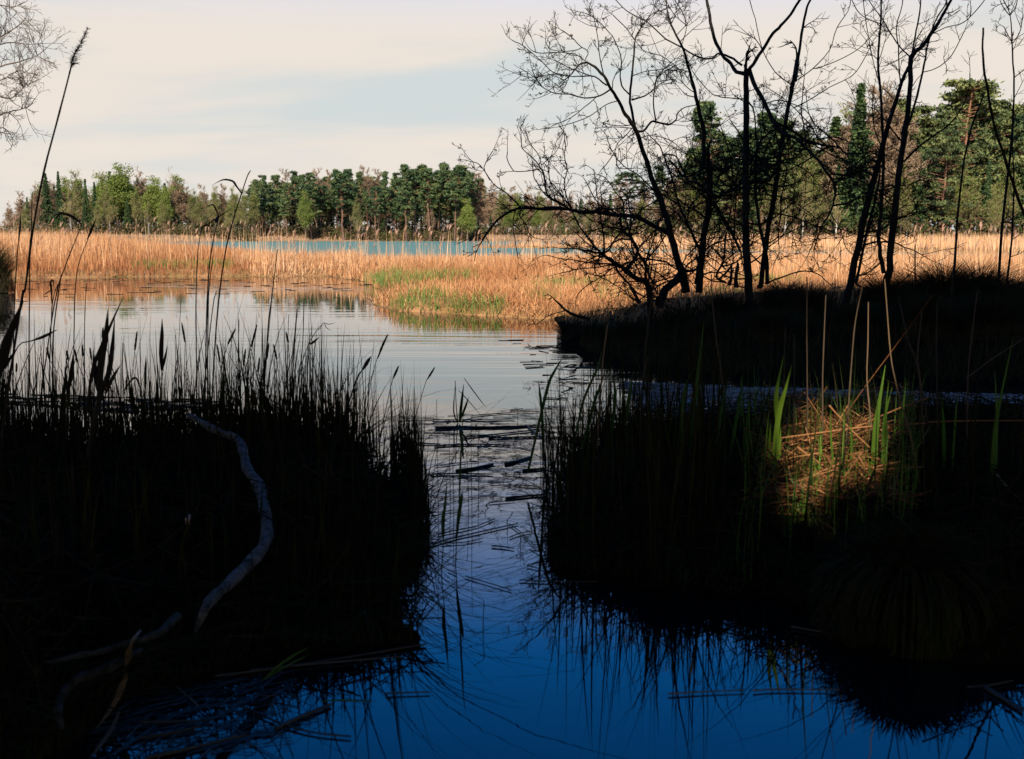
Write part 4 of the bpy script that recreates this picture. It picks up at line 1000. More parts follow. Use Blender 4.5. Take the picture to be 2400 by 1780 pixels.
# ------------------------------------------------------------------ sedge tussocks
def tussock_proto(seed, n=1500, Rr=.42, hb=.45, L=.75):
    rg = np.random.default_rng(seed)
    mb, bb = Buf(), Buf()
    th = np.linspace(0, 2 * math.pi, 15)[:-1]; rows = []
    for q, rr in ((0, 1.0), (.35, 1.03), (.7, .9), (.93, .55), (1, .05)):
        rows.append(np.stack([np.cos(th) * Rr * rr * (1 + .08 * np.sin(3 * th + seed)), np.sin(th) * Rr * rr * (1 + .08 * np.cos(2 * th)), np.full(14, hb * q)], -1))
    v = np.array(rows); idx = np.arange(5 * 14).reshape(5, 14); nx = np.roll(idx, -1, 1)
    mb.add(v, np.stack([idx[:-1], nx[:-1], nx[1:], idx[1:]], -1).reshape(-1, 4), .4)
    a = rg.uniform(0, 6.28, n); r = Rr * np.sqrt(rg.uniform(0, 1, n))
    z = hb * np.clip(1.02 - .5 * (r / Rr) ** 3, .3, 1)
    base = np.stack([np.cos(a) * r, np.sin(a) * r, z], -1)
    q = r / Rr
    blades(bb, base, L * rg.uniform(.5, 1.1, n), .008, .1 + .5 * q, a + rg.normal(0, .35, n), .25 + .75 * q * rg.uniform(.5, 1.3, n), 4, rg.uniform(0, 1, n), rg=rg)
    m = n // 2                                          # hanging dead skirt
    a = rg.uniform(0, 6.28, m); base = np.stack([np.cos(a) * Rr * .98, np.sin(a) * Rr * .98, hb * rg.uniform(.35, .95, m)], -1)
    t = np.linspace(0, 1, 4); Lh = hb * rg.uniform(.5, .95, m)
    P = base[:, None] + np.stack([np.cos(a)[:, None] * (.16 * np.sin(t * 2.2)), np.sin(a)[:, None] * (.16 * np.sin(t * 2.2)), -Lh[:, None] * t ** 1.4], -1)
    P[..., 2] = np.maximum(P[..., 2], .01)
    wd = np.stack([-np.sin(a), np.cos(a), np.zeros(m)], -1) * .004
    vv = np.stack([P - wd[:, None], P + wd[:, None]], 2); idx = np.arange(m * 8).reshape(m, 4, 2)
    bb.add(vv, np.stack([idx[:, :-1, 0], idx[:, :-1, 1], idx[:, 1:, 1], idx[:, 1:, 0]], -1).reshape(-1, 4), np.repeat(rg.uniform(.5, 1, m), 8))
    root = bpy.data.objects.new('sedge_tussock', None); COL.objects.link(root); root['category'] = 'tussock'
    o = mb.build('mound', M['peat']); o.parent = root
    o = tag(bb.build('blades', M['mop'], smooth=False), kind='stuff'); o.parent = root
    return root
TP = [tussock_proto(s) for s in (1, 2, 3)]
TUS = [(1835, 17.0, 1.0, 'dark grassy tussock between the sapling and the forked tree'), (1900, 16.2, .9, 'low tussock just left of the forked tree'), (2075, 16.6, 1.05, 'shaggy tussock right of the forked tree base'),
       (2145, 17.2, 1.15, 'round tussock between the forked tree and the leaning bare stem'), (2215, 16.4, 1.3, 'tall mop-headed tussock at the foot of the leaning bare stem'), (2295, 16.8, 1.3, 'big tussock with sticks left of the right edge'),
       (2365, 16.2, 1.2, 'rounded tussock at the right edge of the far bank'), (2440, 15.6, 1.3, 'tussock cut off by the right edge'), (1700, 17.6, .75, 'small tussock at the foot of the broken trunk'),
       (1590, 16.4, .8, 'dark tussock under the leaning willow'), (1480, 16.0, .75, 'flat tussock beside the twisted dead bush'), (1400, 16.6, .7, 'low tussock near the tip of the dark bank'), (1335, 17.8, .6, 'small tussock at the very tip of the dark bank'),
       (2010, 15.0, .8, 'front tussock on the waterline below the forked tree'), (2180, 14.6, .95, 'front tussock on the waterline below the leaning stem'), (2330, 14.4, 1.0, 'front tussock on the waterline near the right edge'), (1800, 14.8, .75, 'front tussock on the waterline below the sapling'), (1650, 15.0, .7, 'front tussock on the waterline below the willows')]
for i, (x, d, sc, lab) in enumerate(TUS):
    p = at(x, 650, d); z = float(willow_bank.z(np.array([[p[0], p[1]]]))[0]) - .05
    pr = TP[i % 3]
    loc = (p[0], p[1], max(z, 0.0))
    sc = .66 * sc ** 1.25
    if i < 3:
        pr.location = loc; pr.rotation_euler = (0, 0, R.uniform(0, 6)); pr.scale = (sc,) * 3; pr['label'] = lab; pr['group'] = 'sedge tussocks on the dark banks'
    else: dup(pr, loc, R.uniform(0, 6), sc, lab, 'sedge tussocks on the dark banks')
pil = tussock_proto(9, 1100, .25, .36, .15)
pil.location = (*[float(c) for c in at(2125, 1450, 4.6)[:2]], -.03)
for ch in pil.children:
    if ch.name.startswith('blades'): ch.data.materials[0] = M['sedge']
tag(pil, 'near dark tussock standing in the water at the lower right', None, 'sedge tussocks on the dark banks')
dup(TP[1], (*at(-22, 650, 33)[:2], 0), 2.0, (1.1, 1.1, 1.6), 'dark tussock cut off by the left edge across the pond', 'sedge tussocks on the dark banks')
pw = np.vstack([scatter_screen(willow_bank, 9000, 12, 29, .0, .5), scatter_screen(willow_bank, 7000, 12, 18, .0, .5)])
b = Buf(); n = len(pw); blades(b, pw, RG.uniform(.08, .3, n), .009, RG.normal(.1, .3, n), RG.uniform(0, 6.28, n), RG.uniform(0, .6, n), 3, RG.uniform(0, 1, n))
tag(b.build('bank_grass', M['mop'], smooth=False), 'dark sedge covering the shaded willow bank', 'grass', kind='stuff')

# ------------------------------------------------------------------ near banks: sedge, straw, litter
def bank_grass(name, land, n, y0, y1, u0, u1, h, label, tall=None, mat='sedge', seed=0):
    P = scatter_screen(land, n, y0, y1, u0, u1)
    b = Buf(); m = len(P)
    lowpatch = np.clip(.72 + .45 * wob(P[:, :2], .45, seed) + .3 * wob(P[:, :2], .16, seed + 3), .18, 1.7) * np.clip(1 + .45 * wob(P[:, :2], 1.0, seed + 5), .5, 1.6)
    H = RG.gamma(6, 1 / 6, m) * h * lowpatch
    sd = land.sd(P[:, :2])
    H = H * tall(P, sd) * np.clip(.45 + sd * 1.6, .45, 1)
    out = (sd < .22)
    blades(b, P, H, RG.uniform(.004, .009, m), np.where(out, .22, .06) + RG.normal(0, .14, m), RG.uniform(0, 6.28, m), np.abs(RG.normal(0, .22, m)), 4, RG.uniform(0, 1, m))
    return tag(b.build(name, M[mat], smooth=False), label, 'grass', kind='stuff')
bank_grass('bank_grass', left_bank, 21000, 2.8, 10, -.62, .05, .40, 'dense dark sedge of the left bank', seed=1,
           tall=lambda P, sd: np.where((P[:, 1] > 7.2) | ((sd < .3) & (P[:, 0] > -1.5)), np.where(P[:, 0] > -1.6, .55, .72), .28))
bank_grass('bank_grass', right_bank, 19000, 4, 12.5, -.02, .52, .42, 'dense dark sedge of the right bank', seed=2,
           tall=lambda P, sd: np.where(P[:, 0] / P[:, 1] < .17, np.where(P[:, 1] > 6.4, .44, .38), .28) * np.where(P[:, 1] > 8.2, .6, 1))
def tall_sedge(land, n, u0, u1, y0, y1, h0, h1, label, mat='sedge', w=(.006, .014), tint=(0, 1)):
    P = scatter_screen(land, n, y0, y1, u0, u1); m = len(P); b = Buf()
    blades(b, P, RG.uniform(h0, h1, m), RG.uniform(*w, m), RG.normal(0, .10, m), RG.uniform(0, 6.28, m), np.abs(RG.normal(0, .14, m)), 5, RG.uniform(*tint, m))
    return tag(b.build('tall_sedge', M[mat], smooth=False), label, 'sedge', kind='stuff')
tall_sedge(left_bank, 420, -.5, -.08, 7.2, 9.8, .45, .95, 'taller ragged sedge blades along the back of the left bank')
tall_sedge(left_bank, 330, -.45, -.05, 4.2, 7.2, .2, .55, 'scattered sedge blades over the left bank')
tall_sedge(right_bank, 240, .0, .19, 5.0, 9.5, .4, .95, 'taller ragged sedge blades on the left part of the right bank')
tall_sedge(right_bank, 170, .19, .5, 5.0, 8, .3, .75, 'scattered dark sedge blades around the straw heap')
tall_sedge(right_bank, 640, .2, .36, 5.0, 9, .12, .45, 'fresh green blades growing up through the straw heap', 'shoot', (.004, .009), (.1, .8))
def edge_hang(land, n, label, sel):
    """blades leaning out over the water along a bank's rim"""
    P = land.scatter(n * 3, margin=.0); sd = land.sd(P[:, :2]); P = P[(sd < .16) & sel(P)][:n]; m = len(P)
    e = .03; g = np.stack([land.sd(P[:, :2] + (e, 0)) - land.sd(P[:, :2] - (e, 0)), land.sd(P[:, :2] + (0, e)) - land.sd(P[:, :2] - (0, e))], -1)
    az = np.arctan2(-g[:, 1], -g[:, 0]) + RG.normal(0, .45, m)
    b = Buf(); blades(b, P, RG.gamma(4, .095, m), .007, RG.uniform(.1, .8, m), az, RG.uniform(.2, 1.3, m), 5, RG.uniform(0, 1, m))
    return tag(b.build('rim_grass', M['sedge'], smooth=False), label, 'grass', kind='stuff')
tall_sedge(willow_bank, 420, .02, .5, 12.5, 20, .2, .62, 'ragged taller sedge on the dark willow bank', 'mop', (.008, .014))
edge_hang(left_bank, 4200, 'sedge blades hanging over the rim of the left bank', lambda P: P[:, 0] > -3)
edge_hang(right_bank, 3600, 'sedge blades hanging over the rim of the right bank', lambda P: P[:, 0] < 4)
# emergent sedge standing in the water behind both banks
def emergent(poly, n, h, label):
    ld = Land(poly, .01, .2)
    P = ld.scatter(n); P[:, 2] = -.02; m = len(P)
    b = Buf(); blades(b, P, RG.gamma(7, 1 / 7, m) * h, RG.uniform(.004, .009, m), RG.normal(0, .09, m), RG.uniform(0, 6.28, m), np.abs(RG.normal(0, .12, m)), 3, RG.uniform(0, 1, m))
    return tag(b.build('water_sedge', M['sedge'], smooth=False), label, 'sedge', kind='stuff')
emergent([V(-120, 960), V(200, 965), V(520, 955), V(760, 950), V(830, 1000), V(760, 1010), V(450, 1030), V(-120, 1030)], 2600, .52, 'sedge standing in the water behind the left bank')
emergent([V(835, 990), V(905, 1010), V(935, 1130), V(905, 1220), V(880, 1060)], 420, .42, 'sedge standing in the water off the left bank corner')
emergent([V(1175, 1000), V(1260, 960), V(1420, 945), V(1500, 985), V(1260, 1040), V(1190, 1120)], 380, .5, 'sedge standing in the water off the right bank corner')
def litter(land, n, u0, u1, y0, y1, label, mat, L=(.08, .35), w=.007, lift=.10):
    P = scatter_screen(land, n, y0, y1, u0, u1, margin=.02); m = len(P)
    a = RG.uniform(0, 6.28, m); l = RG.uniform(*L, m); tilt = RG.normal(0, .25, m)
    d = np.stack([np.cos(a) * np.cos(tilt), np.sin(a) * np.cos(tilt), np.sin(tilt)], -1) * l[:, None]
    c = P + (0, 0, .015); c[:, 2] += np.abs(tilt) * l * .5 + RG.uniform(0, lift, m)
    b = Buf(); sticks(b, c - d / 2, c + d / 2, w / 2, w / 2.6, RG.uniform(0, 1, m))
    return tag(b.build('straw_litter', M[mat], smooth=False), label, 'straw', kind='stuff')
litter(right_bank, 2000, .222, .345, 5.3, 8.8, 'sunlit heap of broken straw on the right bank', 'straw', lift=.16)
litter(right_bank, 2500, 0, .5, 4.3, 11, 'scattered dead straw over the dark right bank', 'shadestraw')
litter(left_bank, 2600, -.5, 0, 3.3, 10, 'scattered dead straw over the dark left bank', 'shadestraw')

# ------------------------------------------------------------------ single reeds, shoots and stems
def ribbon(buf, pts, widths, tint=.5, face=None, fold=.12):
    """broad leaf with a shallow keel along a line"""
    p = smooth_line(pts, 3); n = len(p)
    w = np.interp(np.linspace(0, 1, n), np.linspace(0, 1, len(widths)), widths)
    tg = np.gradient(p, axis=0); tg /= np.linalg.norm(tg, axis=1, keepdims=True) + 1e-9
    f = np.array((.25, -1, .1) if face is None else face, float)
    sd = np.cross(tg, f); sd /= np.linalg.norm(sd, axis=1, keepdims=True) + 1e-9
    nn = np.cross(sd, tg)
    v = np.stack([p - sd * w[:, None] / 2, p + nn * (w * fold)[:, None], p + sd * w[:, None] / 2], 1)
    idx = np.arange(n * 3).reshape(n, 3)
    fq = np.concatenate([np.stack([idx[:-1, j], idx[:-1, j + 1], idx[1:, j + 1], idx[1:, j]], -1) for j in (0, 1)])
    buf.add(v, fq, tint)
def to_ground(L, z):
    """lengthen a stem at its foot until it stands in the ground"""
    a, b = L[0], L[1]
    if a[2] > z:
        d = (a - b) / np.linalg.norm(a - b); d[:2] *= .6
        if d[2] > -.3: d = np.array((0, 0, -1.0))
        L = np.vstack([a + d * (a[2] - z) / -d[2], L])
    return L
def reed(crop, pts, depth, w, label, leaves=(), head=None, mat='stalk', name='reed', cat='reed', group=None, dd=0.0, gz=.05, tint=.2):
    s = CROPS[crop][2]; k = depth / F / s
    L = to_ground(world_line(crop, pts, depth, depth + dd), gz)
    root = thing(name, L[0], label, cat, group)
    root['abs_loc'] = [float(c) for c in L[0]]
    Ls = smooth_line(L, 3); n = len(Ls)
    b = Buf(); rad = np.linspace(w * k / 2, w * k / 2 * .55, n)
    node_ = np.where(np.arange(n) % 4 == 0, 1.18, 1.0)
    tube(b, Ls, rad * node_, 6, tint)
    b.build('stem', M[mat], root)
    for lp, lw in leaves:
        b = Buf(); ribbon(b, world_line(crop, lp, depth + dd * .7, depth + dd + RG.uniform(-.1, .1)), [lw * k * .5, lw * k, lw * k * .8, lw * k * .08], tint)
        b.build('leaf', M[mat], root)
    if head is not None:
        hp, hw, kind = head
        b = Buf(); Lh = smooth_line(world_line(crop, hp, depth + dd, depth + dd), 4)
        if kind == 'plume':
            m = 260; t = RG.uniform(0, 1, m); i = np.clip((t * (len(Lh) - 1)), 0, len(Lh) - 1.001); i0 = i.astype(int)
            c = Lh[i0] + (Lh[i0 + 1] - Lh[i0]) * (i - i0)[:, None]
            tip = c + np.stack([RG.normal(.4, .8, m), RG.normal(0, .8, m), RG.uniform(-.3, 1.6, m)], -1) * (hw * k * (.9 - .6 * t))[:, None]
            sticks(b, c, tip, .0016, .0008, RG.uniform(0, .4, m)); tube(b, Lh, np.linspace(.003, .001, len(Lh)), 4, tint)
        else:
            m = len(Lh); prof = np.sin(np.linspace(.12, 3.02, m)) ** .6
            tube(b, Lh, hw * k / 2 * prof * (1 + .25 * (np.arange(m) % 2)), 6, tint)
        b.build('seed_head', M[mat], root)
    del root['abs_loc']
    return root
reed('c1', [(110, 1650), (135, 1560), (175, 1250), (235, 930), (300, 680), (355, 470), (385, 350)], 7.0, 15, 'tallest reed at the left with a feathery head against the sky',
     leaves=[([(380, 360), (400, 345), (430, 340)], 9)], head=([(380, 370), (400, 290), (440, 225), (470, 155)], 28, 'plume'))
reed('c1', [(75, 1700), (95, 1350), (110, 1230)], 8.2, 8, 'slim dark reed with a narrow leaf tip left of the tallest reed', leaves=[([(100, 1300), (108, 1220), (109, 1140)], 11)])
reed('c1', [(160, 1420), (168, 1250), (173, 1030)], 7.6, 8, 'broken-off straight reed close against the tallest reed')
reed('c5', [(330, 330), (345, 160), (370, 80)], 8.0, 9, 'short reed with a looped dark leaf beside the bent-leaf reed', leaves=[([(335, 200), (330, 100), (325, 60), (345, 50), (345, 90)], 14), ([(335, 110), (300, 130), (275, 145)], 8)])
reed('c5', [(340, 560), (350, 330), (385, 80), (395, 10)], 7.9, 12, 'stout reed leaning right at left, stripped of leaves')
reed('c1', [(290, 1650), (345, 1450), (395, 1320), (440, 1210)], 8.5, 8, 'reed with one leaf bent over to the left at its tip', leaves=[([(440, 1210), (400, 1172), (335, 1148), (310, 1165), (285, 1195)], 14)])
reed('c1', [(400, 1690), (410, 1500), (430, 1400), (480, 1270)], 8.8, 7, 'curved thin reed ending in a pointed blade right of the bent-leaf reed', leaves=[([(470, 1290), (495, 1230), (517, 1175)], 13)])
reed('c5', [(545, 600), (545, 400), (550, 200), (560, 65)], 8.6, 8, 'straight stick-like reed without leaves left of the thick dead cattail')
reed('c1', [(1055, 1800), (1055, 1560), (1065, 1350), (1080, 1250)], 8.4, 8, 'reed with a hooked leaf curling over at its top', leaves=[([(1075, 1280), (1085, 1230), (1110, 1212), (1130, 1222), (1133, 1250)], 9)])
reed('c1', [(1110, 1760), (1125, 1450), (1150, 1280), (1178, 1168)], 8.4, 9, 'reed topped with four splayed leaves in the middle left group', leaves=[([(1178, 1168), (1160, 1125), (1140, 1100), (1100, 1125)], 9), ([(1175, 1170), (1205, 1148), (1237, 1125)], 6), ([(1170, 1175), (1140, 1190), (1112, 1212)], 7), ([(1160, 1200), (1165, 1180), (1176, 1160)], 16)])
reed('c1', [(1118, 1780), (1125, 1550), (1147, 1375)], 8.5, 8, 'short broken reed standing against the splayed-leaf reed')
reed('c1', [(1163, 1760), (1205, 1400), (1250, 1200), (1300, 1040), (1330, 950), (1348, 918)], 8.4, 9, 'long leaning reed with a leaf arched left near its tip', leaves=[([(1300, 1042), (1270, 1000), (1250, 975), (1200, 968), (1145, 995)], 12)])
reed('c1', [(1140, 1690), (1165, 1565)], 8.5, 7, 'short slanting reed stub beside the long leaning reed')
reed('c1', [(1440, 1790), (1462, 1600), (1492, 1345)], 8.8, 9, 'lone straight leafless reed right of the long leaning reed')
reed('c5', [(1700, 660), (1730, 430), (1760, 100)], 8.82, 6, 'thin second stem hugging the lone straight reed')
reed('c5', [(1890, 640), (1900, 420), (1916, 235)], 8.9, 8, 'tall plain stem at the right of the left bank')
reed('c5', [(1855, 600), (1862, 270)], 8.9, 7, 'shorter plain stem just left of the tall plain stem')
reed('c5', [(1535, 640), (1542, 300)], 8.6, 8, 'stiff dark stem in the middle of the left bank')
reed('c5', [(1110, 780), (1150, 500), (1166, 180)], 8.6, 6, 'fine stem rising right of the spear-shaped leaf')
reed('c5', [(1040, 820), (1045, 610)], 8.2, 9, 'upright reed with one broad spear-shaped leaf', leaves=[([(1045, 630), (1040, 520), (1045, 400), (1046, 295)], 30), ([(1048, 620), (1062, 560), (1082, 470)], 18)])
reed('c5', [(935, 830), (940, 700)], 8.0, 10, 'short reed with a dagger-shaped leaf left of the spear leaf', leaves=[([(938, 760), (938, 650), (942, 530)], 18)])
# drooping grass and bent reeds on the right part of the left bank (crop c2 of the photo)
reed('c2', [(270, 1650), (300, 1420), (310, 1100)], 9.0, 9, 'dark straight reed nearest the open channel, clean cut tip')
reed('c2', [(230, 1650), (250, 1400), (266, 1165)], 9.0, 8, 'reed just left of the clean cut one')
reed('c2', [(290, 1560), (330, 1420), (390, 1310), (440, 1258)], 9.0, 6, 'thin stem with a drooping open seed spray', leaves=[([(440, 1258), (470, 1268), (515, 1258)], 5), ([(440, 1258), (455, 1290), (485, 1312)], 5), ([(430, 1265), (410, 1300), (395, 1300)], 4), ([(345, 1400), (375, 1380), (410, 1350)], 16)])
reed('c2', [(640, 1650), (690, 1560), (742, 1478)], 8.2, 12, 'stout bent blade pointing right beside the drooping seed spray', leaves=[([(690, 1560), (720, 1510), (742, 1475)], 26)])
reed('c2', [(740, 1650), (785, 1480), (810, 1420)], 8.6, 6, 'sedge stem with a long dark flower spike leaning right', head=([(785, 1490), (815, 1410), (852, 1332)], 14, 'spike'))
reed('c2', [(875, 1650), (890, 1610)], 8.8, 6, 'sedge spike leaning right, second from the open channel', head=([(885, 1620), (902, 1580), (922, 1535)], 14, 'spike'))
reed('c2', [(1090, 1660), (1110, 1620)], 8.8, 5, 'sedge spike leaning furthest out over the open channel', head=([(1105, 1625), (1130, 1585), (1155, 1545)], 12, 'spike'))
SPIKES = [(300, 480, 320, 560, 365, 640), (530, 460, 535, 540, 545, 680), (480, 490, 500, 580, 540, 680), (885, 375, 870, 500, 850, 700), (1172, 320, 1195, 450, 1190, 660), (1520, 360, 1470, 460, 1420, 640), (1658, 335, 1620, 480, 1580, 640), (1400, 460, 1420, 580, 1440, 700),
      (1585, 490, 1570, 600, 1555, 720), (1675, 545, 1665, 640, 1650, 760), (1735, 450, 1720, 560, 1710, 700), (965, 700, 968, 760, 970, 830), (430, 500, 440, 560, 450, 700), (580, 480, 590, 560, 600, 700), (665, 350, 660, 420, 650, 600), (1765, 460, 1785, 560, 1800, 680), (1845, 380, 1860, 450, 1870, 600), (1160, 735, 1165, 800, 1170, 900), (108, 580, 105, 640, 100, 800)]
for i, (x0, y0, x1, y1, x2, y2) in enumerate(sorted(SPIKES)):
    xm, ym = x0 + (x1 - x0) * .8, y0 + (y1 - y0) * .8
    reed('c5', [(x2, y2 + 90), (x2, y2), (x1, y1)], 8.0 + (i % 5) * .25, 7, f'{ORD[i]} thin sedge with a dark flower spike, counted from the left edge', head=([(x1, y1), (xm * .5 + x1 * .5, ym * .5 + y1 * .5), (x0 * .7 + x1 * .3, y0 * .7 + y1 * .3), (x0, y0)], 13, 'spike'),
         name='spiked_sedge', cat='sedge', group='spiked sedge stems on the left bank')
# thick dead cattails at the left
reed('c5', [(-30, 760), (40, 560), (70, 420), (110, 300), (145, 180)], 6.0, 34, 'thick torn cattail stump leaning right at the left edge', leaves=[([(-10, 640), (30, 470), (90, 330), (150, 175)], 52), ([(30, 620), (60, 560), (100, 500)], 20)], tint=.05, name='cattail', cat='cattail')
reed('c5', [(20, 1000), (60, 640), (120, 470), (200, 440), (290, 400), (365, 370)], 6.4, 10, 'bent stalk crossing in front of the torn cattail stump', leaves=[([(200, 440), (290, 410), (368, 368)], 16)], tint=.1, name='cattail', cat='cattail')
reed('c5', [(600, 1000), (660, 760), (700, 640)], 6.6, 40, 'dead cattail of broad fanned leaves left of centre on the left bank', leaves=[([(640, 840), (650, 600), (680, 420), (695, 240)], 46), ([(650, 800), (700, 650), (725, 480), (740, 290)], 34), ([(560, 900), (600, 620), (700, 370), (795, 155)], 24), ([(630, 760), (615, 640), (600, 500)], 34), ([(680, 780), (720, 690), (780, 590)], 26)], tint=.1, name='cattail', cat='cattail')
reed('c5', [(440, 800), (450, 690), (470, 560)], 7.2, 22, 'short clump of dark cattail leaves left of the fanned one', leaves=[([(440, 760), (460, 650), (470, 530)], 30), ([(430, 760), (425, 680), (418, 600)], 20)], tint=.1, name='cattail', cat='cattail')
reed('c5', [(800, 790), (790, 640), (793, 455)], 8.0, 10, 'reed with folded drooping leaves right of the fanned cattail', leaves=[([(800, 760), (850, 690), (880, 680), (900, 730), (920, 780)], 14), ([(820, 780), (815, 700), (830, 640)], 12)], tint=.1)

# channel reeds
reed('c8', [(640, 1310), (650, 1150), (662, 980), (668, 850)], 5.35, 9, 'left of two green reed shoots standing in the channel', leaves=[([(655, 1000), (655, 880), (670, 780), (682, 600)], 24)], mat='shoot', gz=-.1, tint=.0)
reed('c8', [(728, 1275), (740, 1100), (745, 950), (765, 800)], 5.5, 10, 'right of two green reed shoots standing in the channel', leaves=[([(742, 1000), (758, 850), (775, 740), (780, 690)], 26), ([(760, 820), (765, 620), (775, 380), (790, 150)], 14)], mat='shoot', gz=-.1, tint=.0)
reed('c8', [(915, 1590), (916, 1500), (919, 1405), (890, 1380), (850, 1355)], 4.55, 7, 'snapped reed bent to the left low in the channel', gz=-.1)
reed('c8', [(752, 268), (740, 120), (735, -20)], 9.8, 8, 'small reed clump far out in the channel with splayed leaves', leaves=[([(755, 260), (725, 180), (735, 0)], 10), ([(762, 250), (775, 130), (790, 0)], 20), ([(765, 240), (800, 150), (822, 85)], 16), ([(790, -40), (840, 30), (900, 110), (940, 160)], 7), ([(755, 40), (820, 110), (920, 225)], 6)], mat='shoot', gz=-.1, tint=.0)
for i, (x, y0, y1, d) in enumerate(sorted([(620, 100, 700, 6.6), (838, 200, 760, 6.5), (882, 300, 640, 7.2), (720, 330, 720, 6.6), (697, 330, 620, 7.0), (815, 440, 700, 6.7)])):
    reed('c8', [(x + 4, y1), (x, (y0 + y1) / 2), (x + (i % 3) * 6 - 6, y0)], d, 5, f'{ORD[i]} hair-thin dark stem from the left standing in the channel', group='thin stems in the channel', gz=-.1, tint=.05)
# right bank, dark tall stems in front of the willow bank and lit stalks
reed('c7', [(375, 640), (385, 500), (395, 350), (416, 188)], 7.4, 10, 'pale broken stalk at the left end of the right bank', tint=.9)
for i, (pts, d, lab) in enumerate([
        ([(1580, 860), (1565, 640), (1545, 430), (1549, 270), (1551, 90)], 6.3, 'orange-lit upright stalk rising from the straw heap'),
        ([(1790, 1000), (1745, 720), (1690, 520), (1668, 430), (1648, 320), (1632, 120), (1622, -10)], 6.0, 'long pale bent stalk sweeping up right of the straw heap'),
        ([(1352, 610), (1352, 420), (1360, 200), (1366, 60)], 6.6, 'thin tan stalk left of the straw heap middle'),
        ([(1285, 620), (1285, 430), (1283, 200), (1284, -20)], 6.8, 'thin tan stalk further left beside the lit green leaf'),
        ([(1465, 540), (1480, 330), (1495, 170), (1530, 0)], 6.5, 'thin stalk leaning right between the lit stalks'),
        ([(1780, 480), (1765, 350), (1772, 240), (1785, 130)], 6.6, 'short tan stalk right of the long pale bent stalk'),
        ([(1980, 640), (1985, 400), (2005, 200), (2027, 40)], 6.6, 'thin tan stalk near the right edge'),
        ([(1228, 640), (1228, 300), (1230, 230)], 7.0, 'faint stalk left of the lit green leaves'),
        ([(1850, 600), (1848, 300), (1850, 100)], 6.8, 'dark slim stalk behind the long lying stalk'),
        ([(1770, 400), (1720, 240), (1680, 60)], 6.9, 'stalk leaning left beside the long pale bent stalk'),
        ([(590, 560), (575, 380), (600, 130), (620, 40)], 7.8, 'dark slim stem at the left end of the right bank'),
        ([(560, 700), (565, 470), (590, 330)], 7.2, 'dark stem beside the reed leaves at the left end of the right bank'),
        ([(915, 440), (890, 260), (870, 60), (868, -30)], 8.6, 'slim tan stem under the willow, leaning left'),
        ([(1180, 560), (1186, 330), (1190, 200)], 7.2, 'dark stem just left of the lit green leaf')]):
    reed('c7', pts, d, 8, lab, tint=.72 if i < 2 else (.55 if i < 7 or i == 12 else .3), name='stalk', cat='stalk')
def rod(crop, pts, depths, w, label, mat='straw', name='fallen_stalk', cat='stalk', tint=.8, group=None, zs=None):
    s = CROPS[crop][2]
    if zs is not None: L = np.array([ground(*px(crop, p), z) for p, z in zip(pts, zs)])
    else: L = np.array([at(*px(crop, p), d) for p, d in zip(pts, depths)])
    root = thing(name, L[0], label, cat, group)
    root['abs_loc'] = [float(c) for c in L[0]]
    k = L[:, 1].mean() / F / s
    Ls = smooth_line(L, 3); n = len(Ls); b = Buf()
    rad = w * k / 2 * np.where(np.arange(n) % 3 == 0, 1.15, 1) * np.linspace(1, .75, n)
    tube(b, Ls, rad, 6, tint)
    b.build('stem', M[mat], root)
    del root['abs_loc']
    return root
rod('c7', [(1140, 684), (1215, 676), (1480, 640), (1620, 627), (1800, 617)], (6.35, 6.35, 6.3, 6.3, 6.35), 9, 'long pale stalk lying across the straw heap')
rod('c7', [(1815, 612), (1980, 607), (2228, 606)], (6.5, 6.6, 6.7), 8, 'dimmer stalk continuing the lying one towards the right edge')
rod('c7', [(1810, 508), (1690, 550), (1480, 642)], (6.6, 6.5, 6.4), 7, 'thin stalk slanting down left onto the lying stalk')
rod('c7', [(1380, 540), (1470, 640), (1580, 745)], (6.3, 6.3, 6.2), 8, 'short straw slanting down right through the lying stalk')
rod('c7', [(1830, 60), (1700, 240), (1580, 400), (1500, 510), (1400, 660)], (6.7, 6.6, 6.5, 6.4, 6.4), 4, 'long thin stalk leaning far right above the straw heap', tint=.45)
rod('c7', [(1240, 720), (1330, 785), (1400, 832)], (6.2, 6.15, 6.1), 10, 'grey straw lying diagonally in the middle of the straw heap')
rod('c7', [(1690, 870), (1760, 940), (1810, 995)], (6.0, 5.9, 5.8), 11, 'pale straw slanting right below the lying stalk')
rod('c7', [(1760, 790), (1690, 840), (1560, 925)], (5.9, 5.9, 5.9), 9, 'straw slanting left below the long pale bent stalk')
rod('c7', [(1155, 810), (1190, 900), (1215, 970)], (6.0, 5.95, 5.9), 9, 'pale straw standing at the left edge of the straw heap')
rod('c7', [(1480, 1010), (1400, 1070), (1300, 1110), (1130, 1195)], (5.6, 5.6, 5.6, 5.5), 9, 'long dim stalk below the straw heap')
rod('c7', [(1370, 1050), (1365, 960), (1352, 850)], (5.65, 5.7, 5.8), 8, 'thin upright straw in the lower straw heap')
rod('c7', [(2110, 840), (2160, 900), (2228, 970)], (5.6, 5.5, 5.4), 8, 'dim grey stalk slanting to the right edge', mat='stalk')
rod('c7', [(1980, 420), (2100, 330), (2228, 250)], (7.0, 7.1, 7.2), 6, 'thin stalk slanting up to the right edge', tint=.6, mat='stalk')
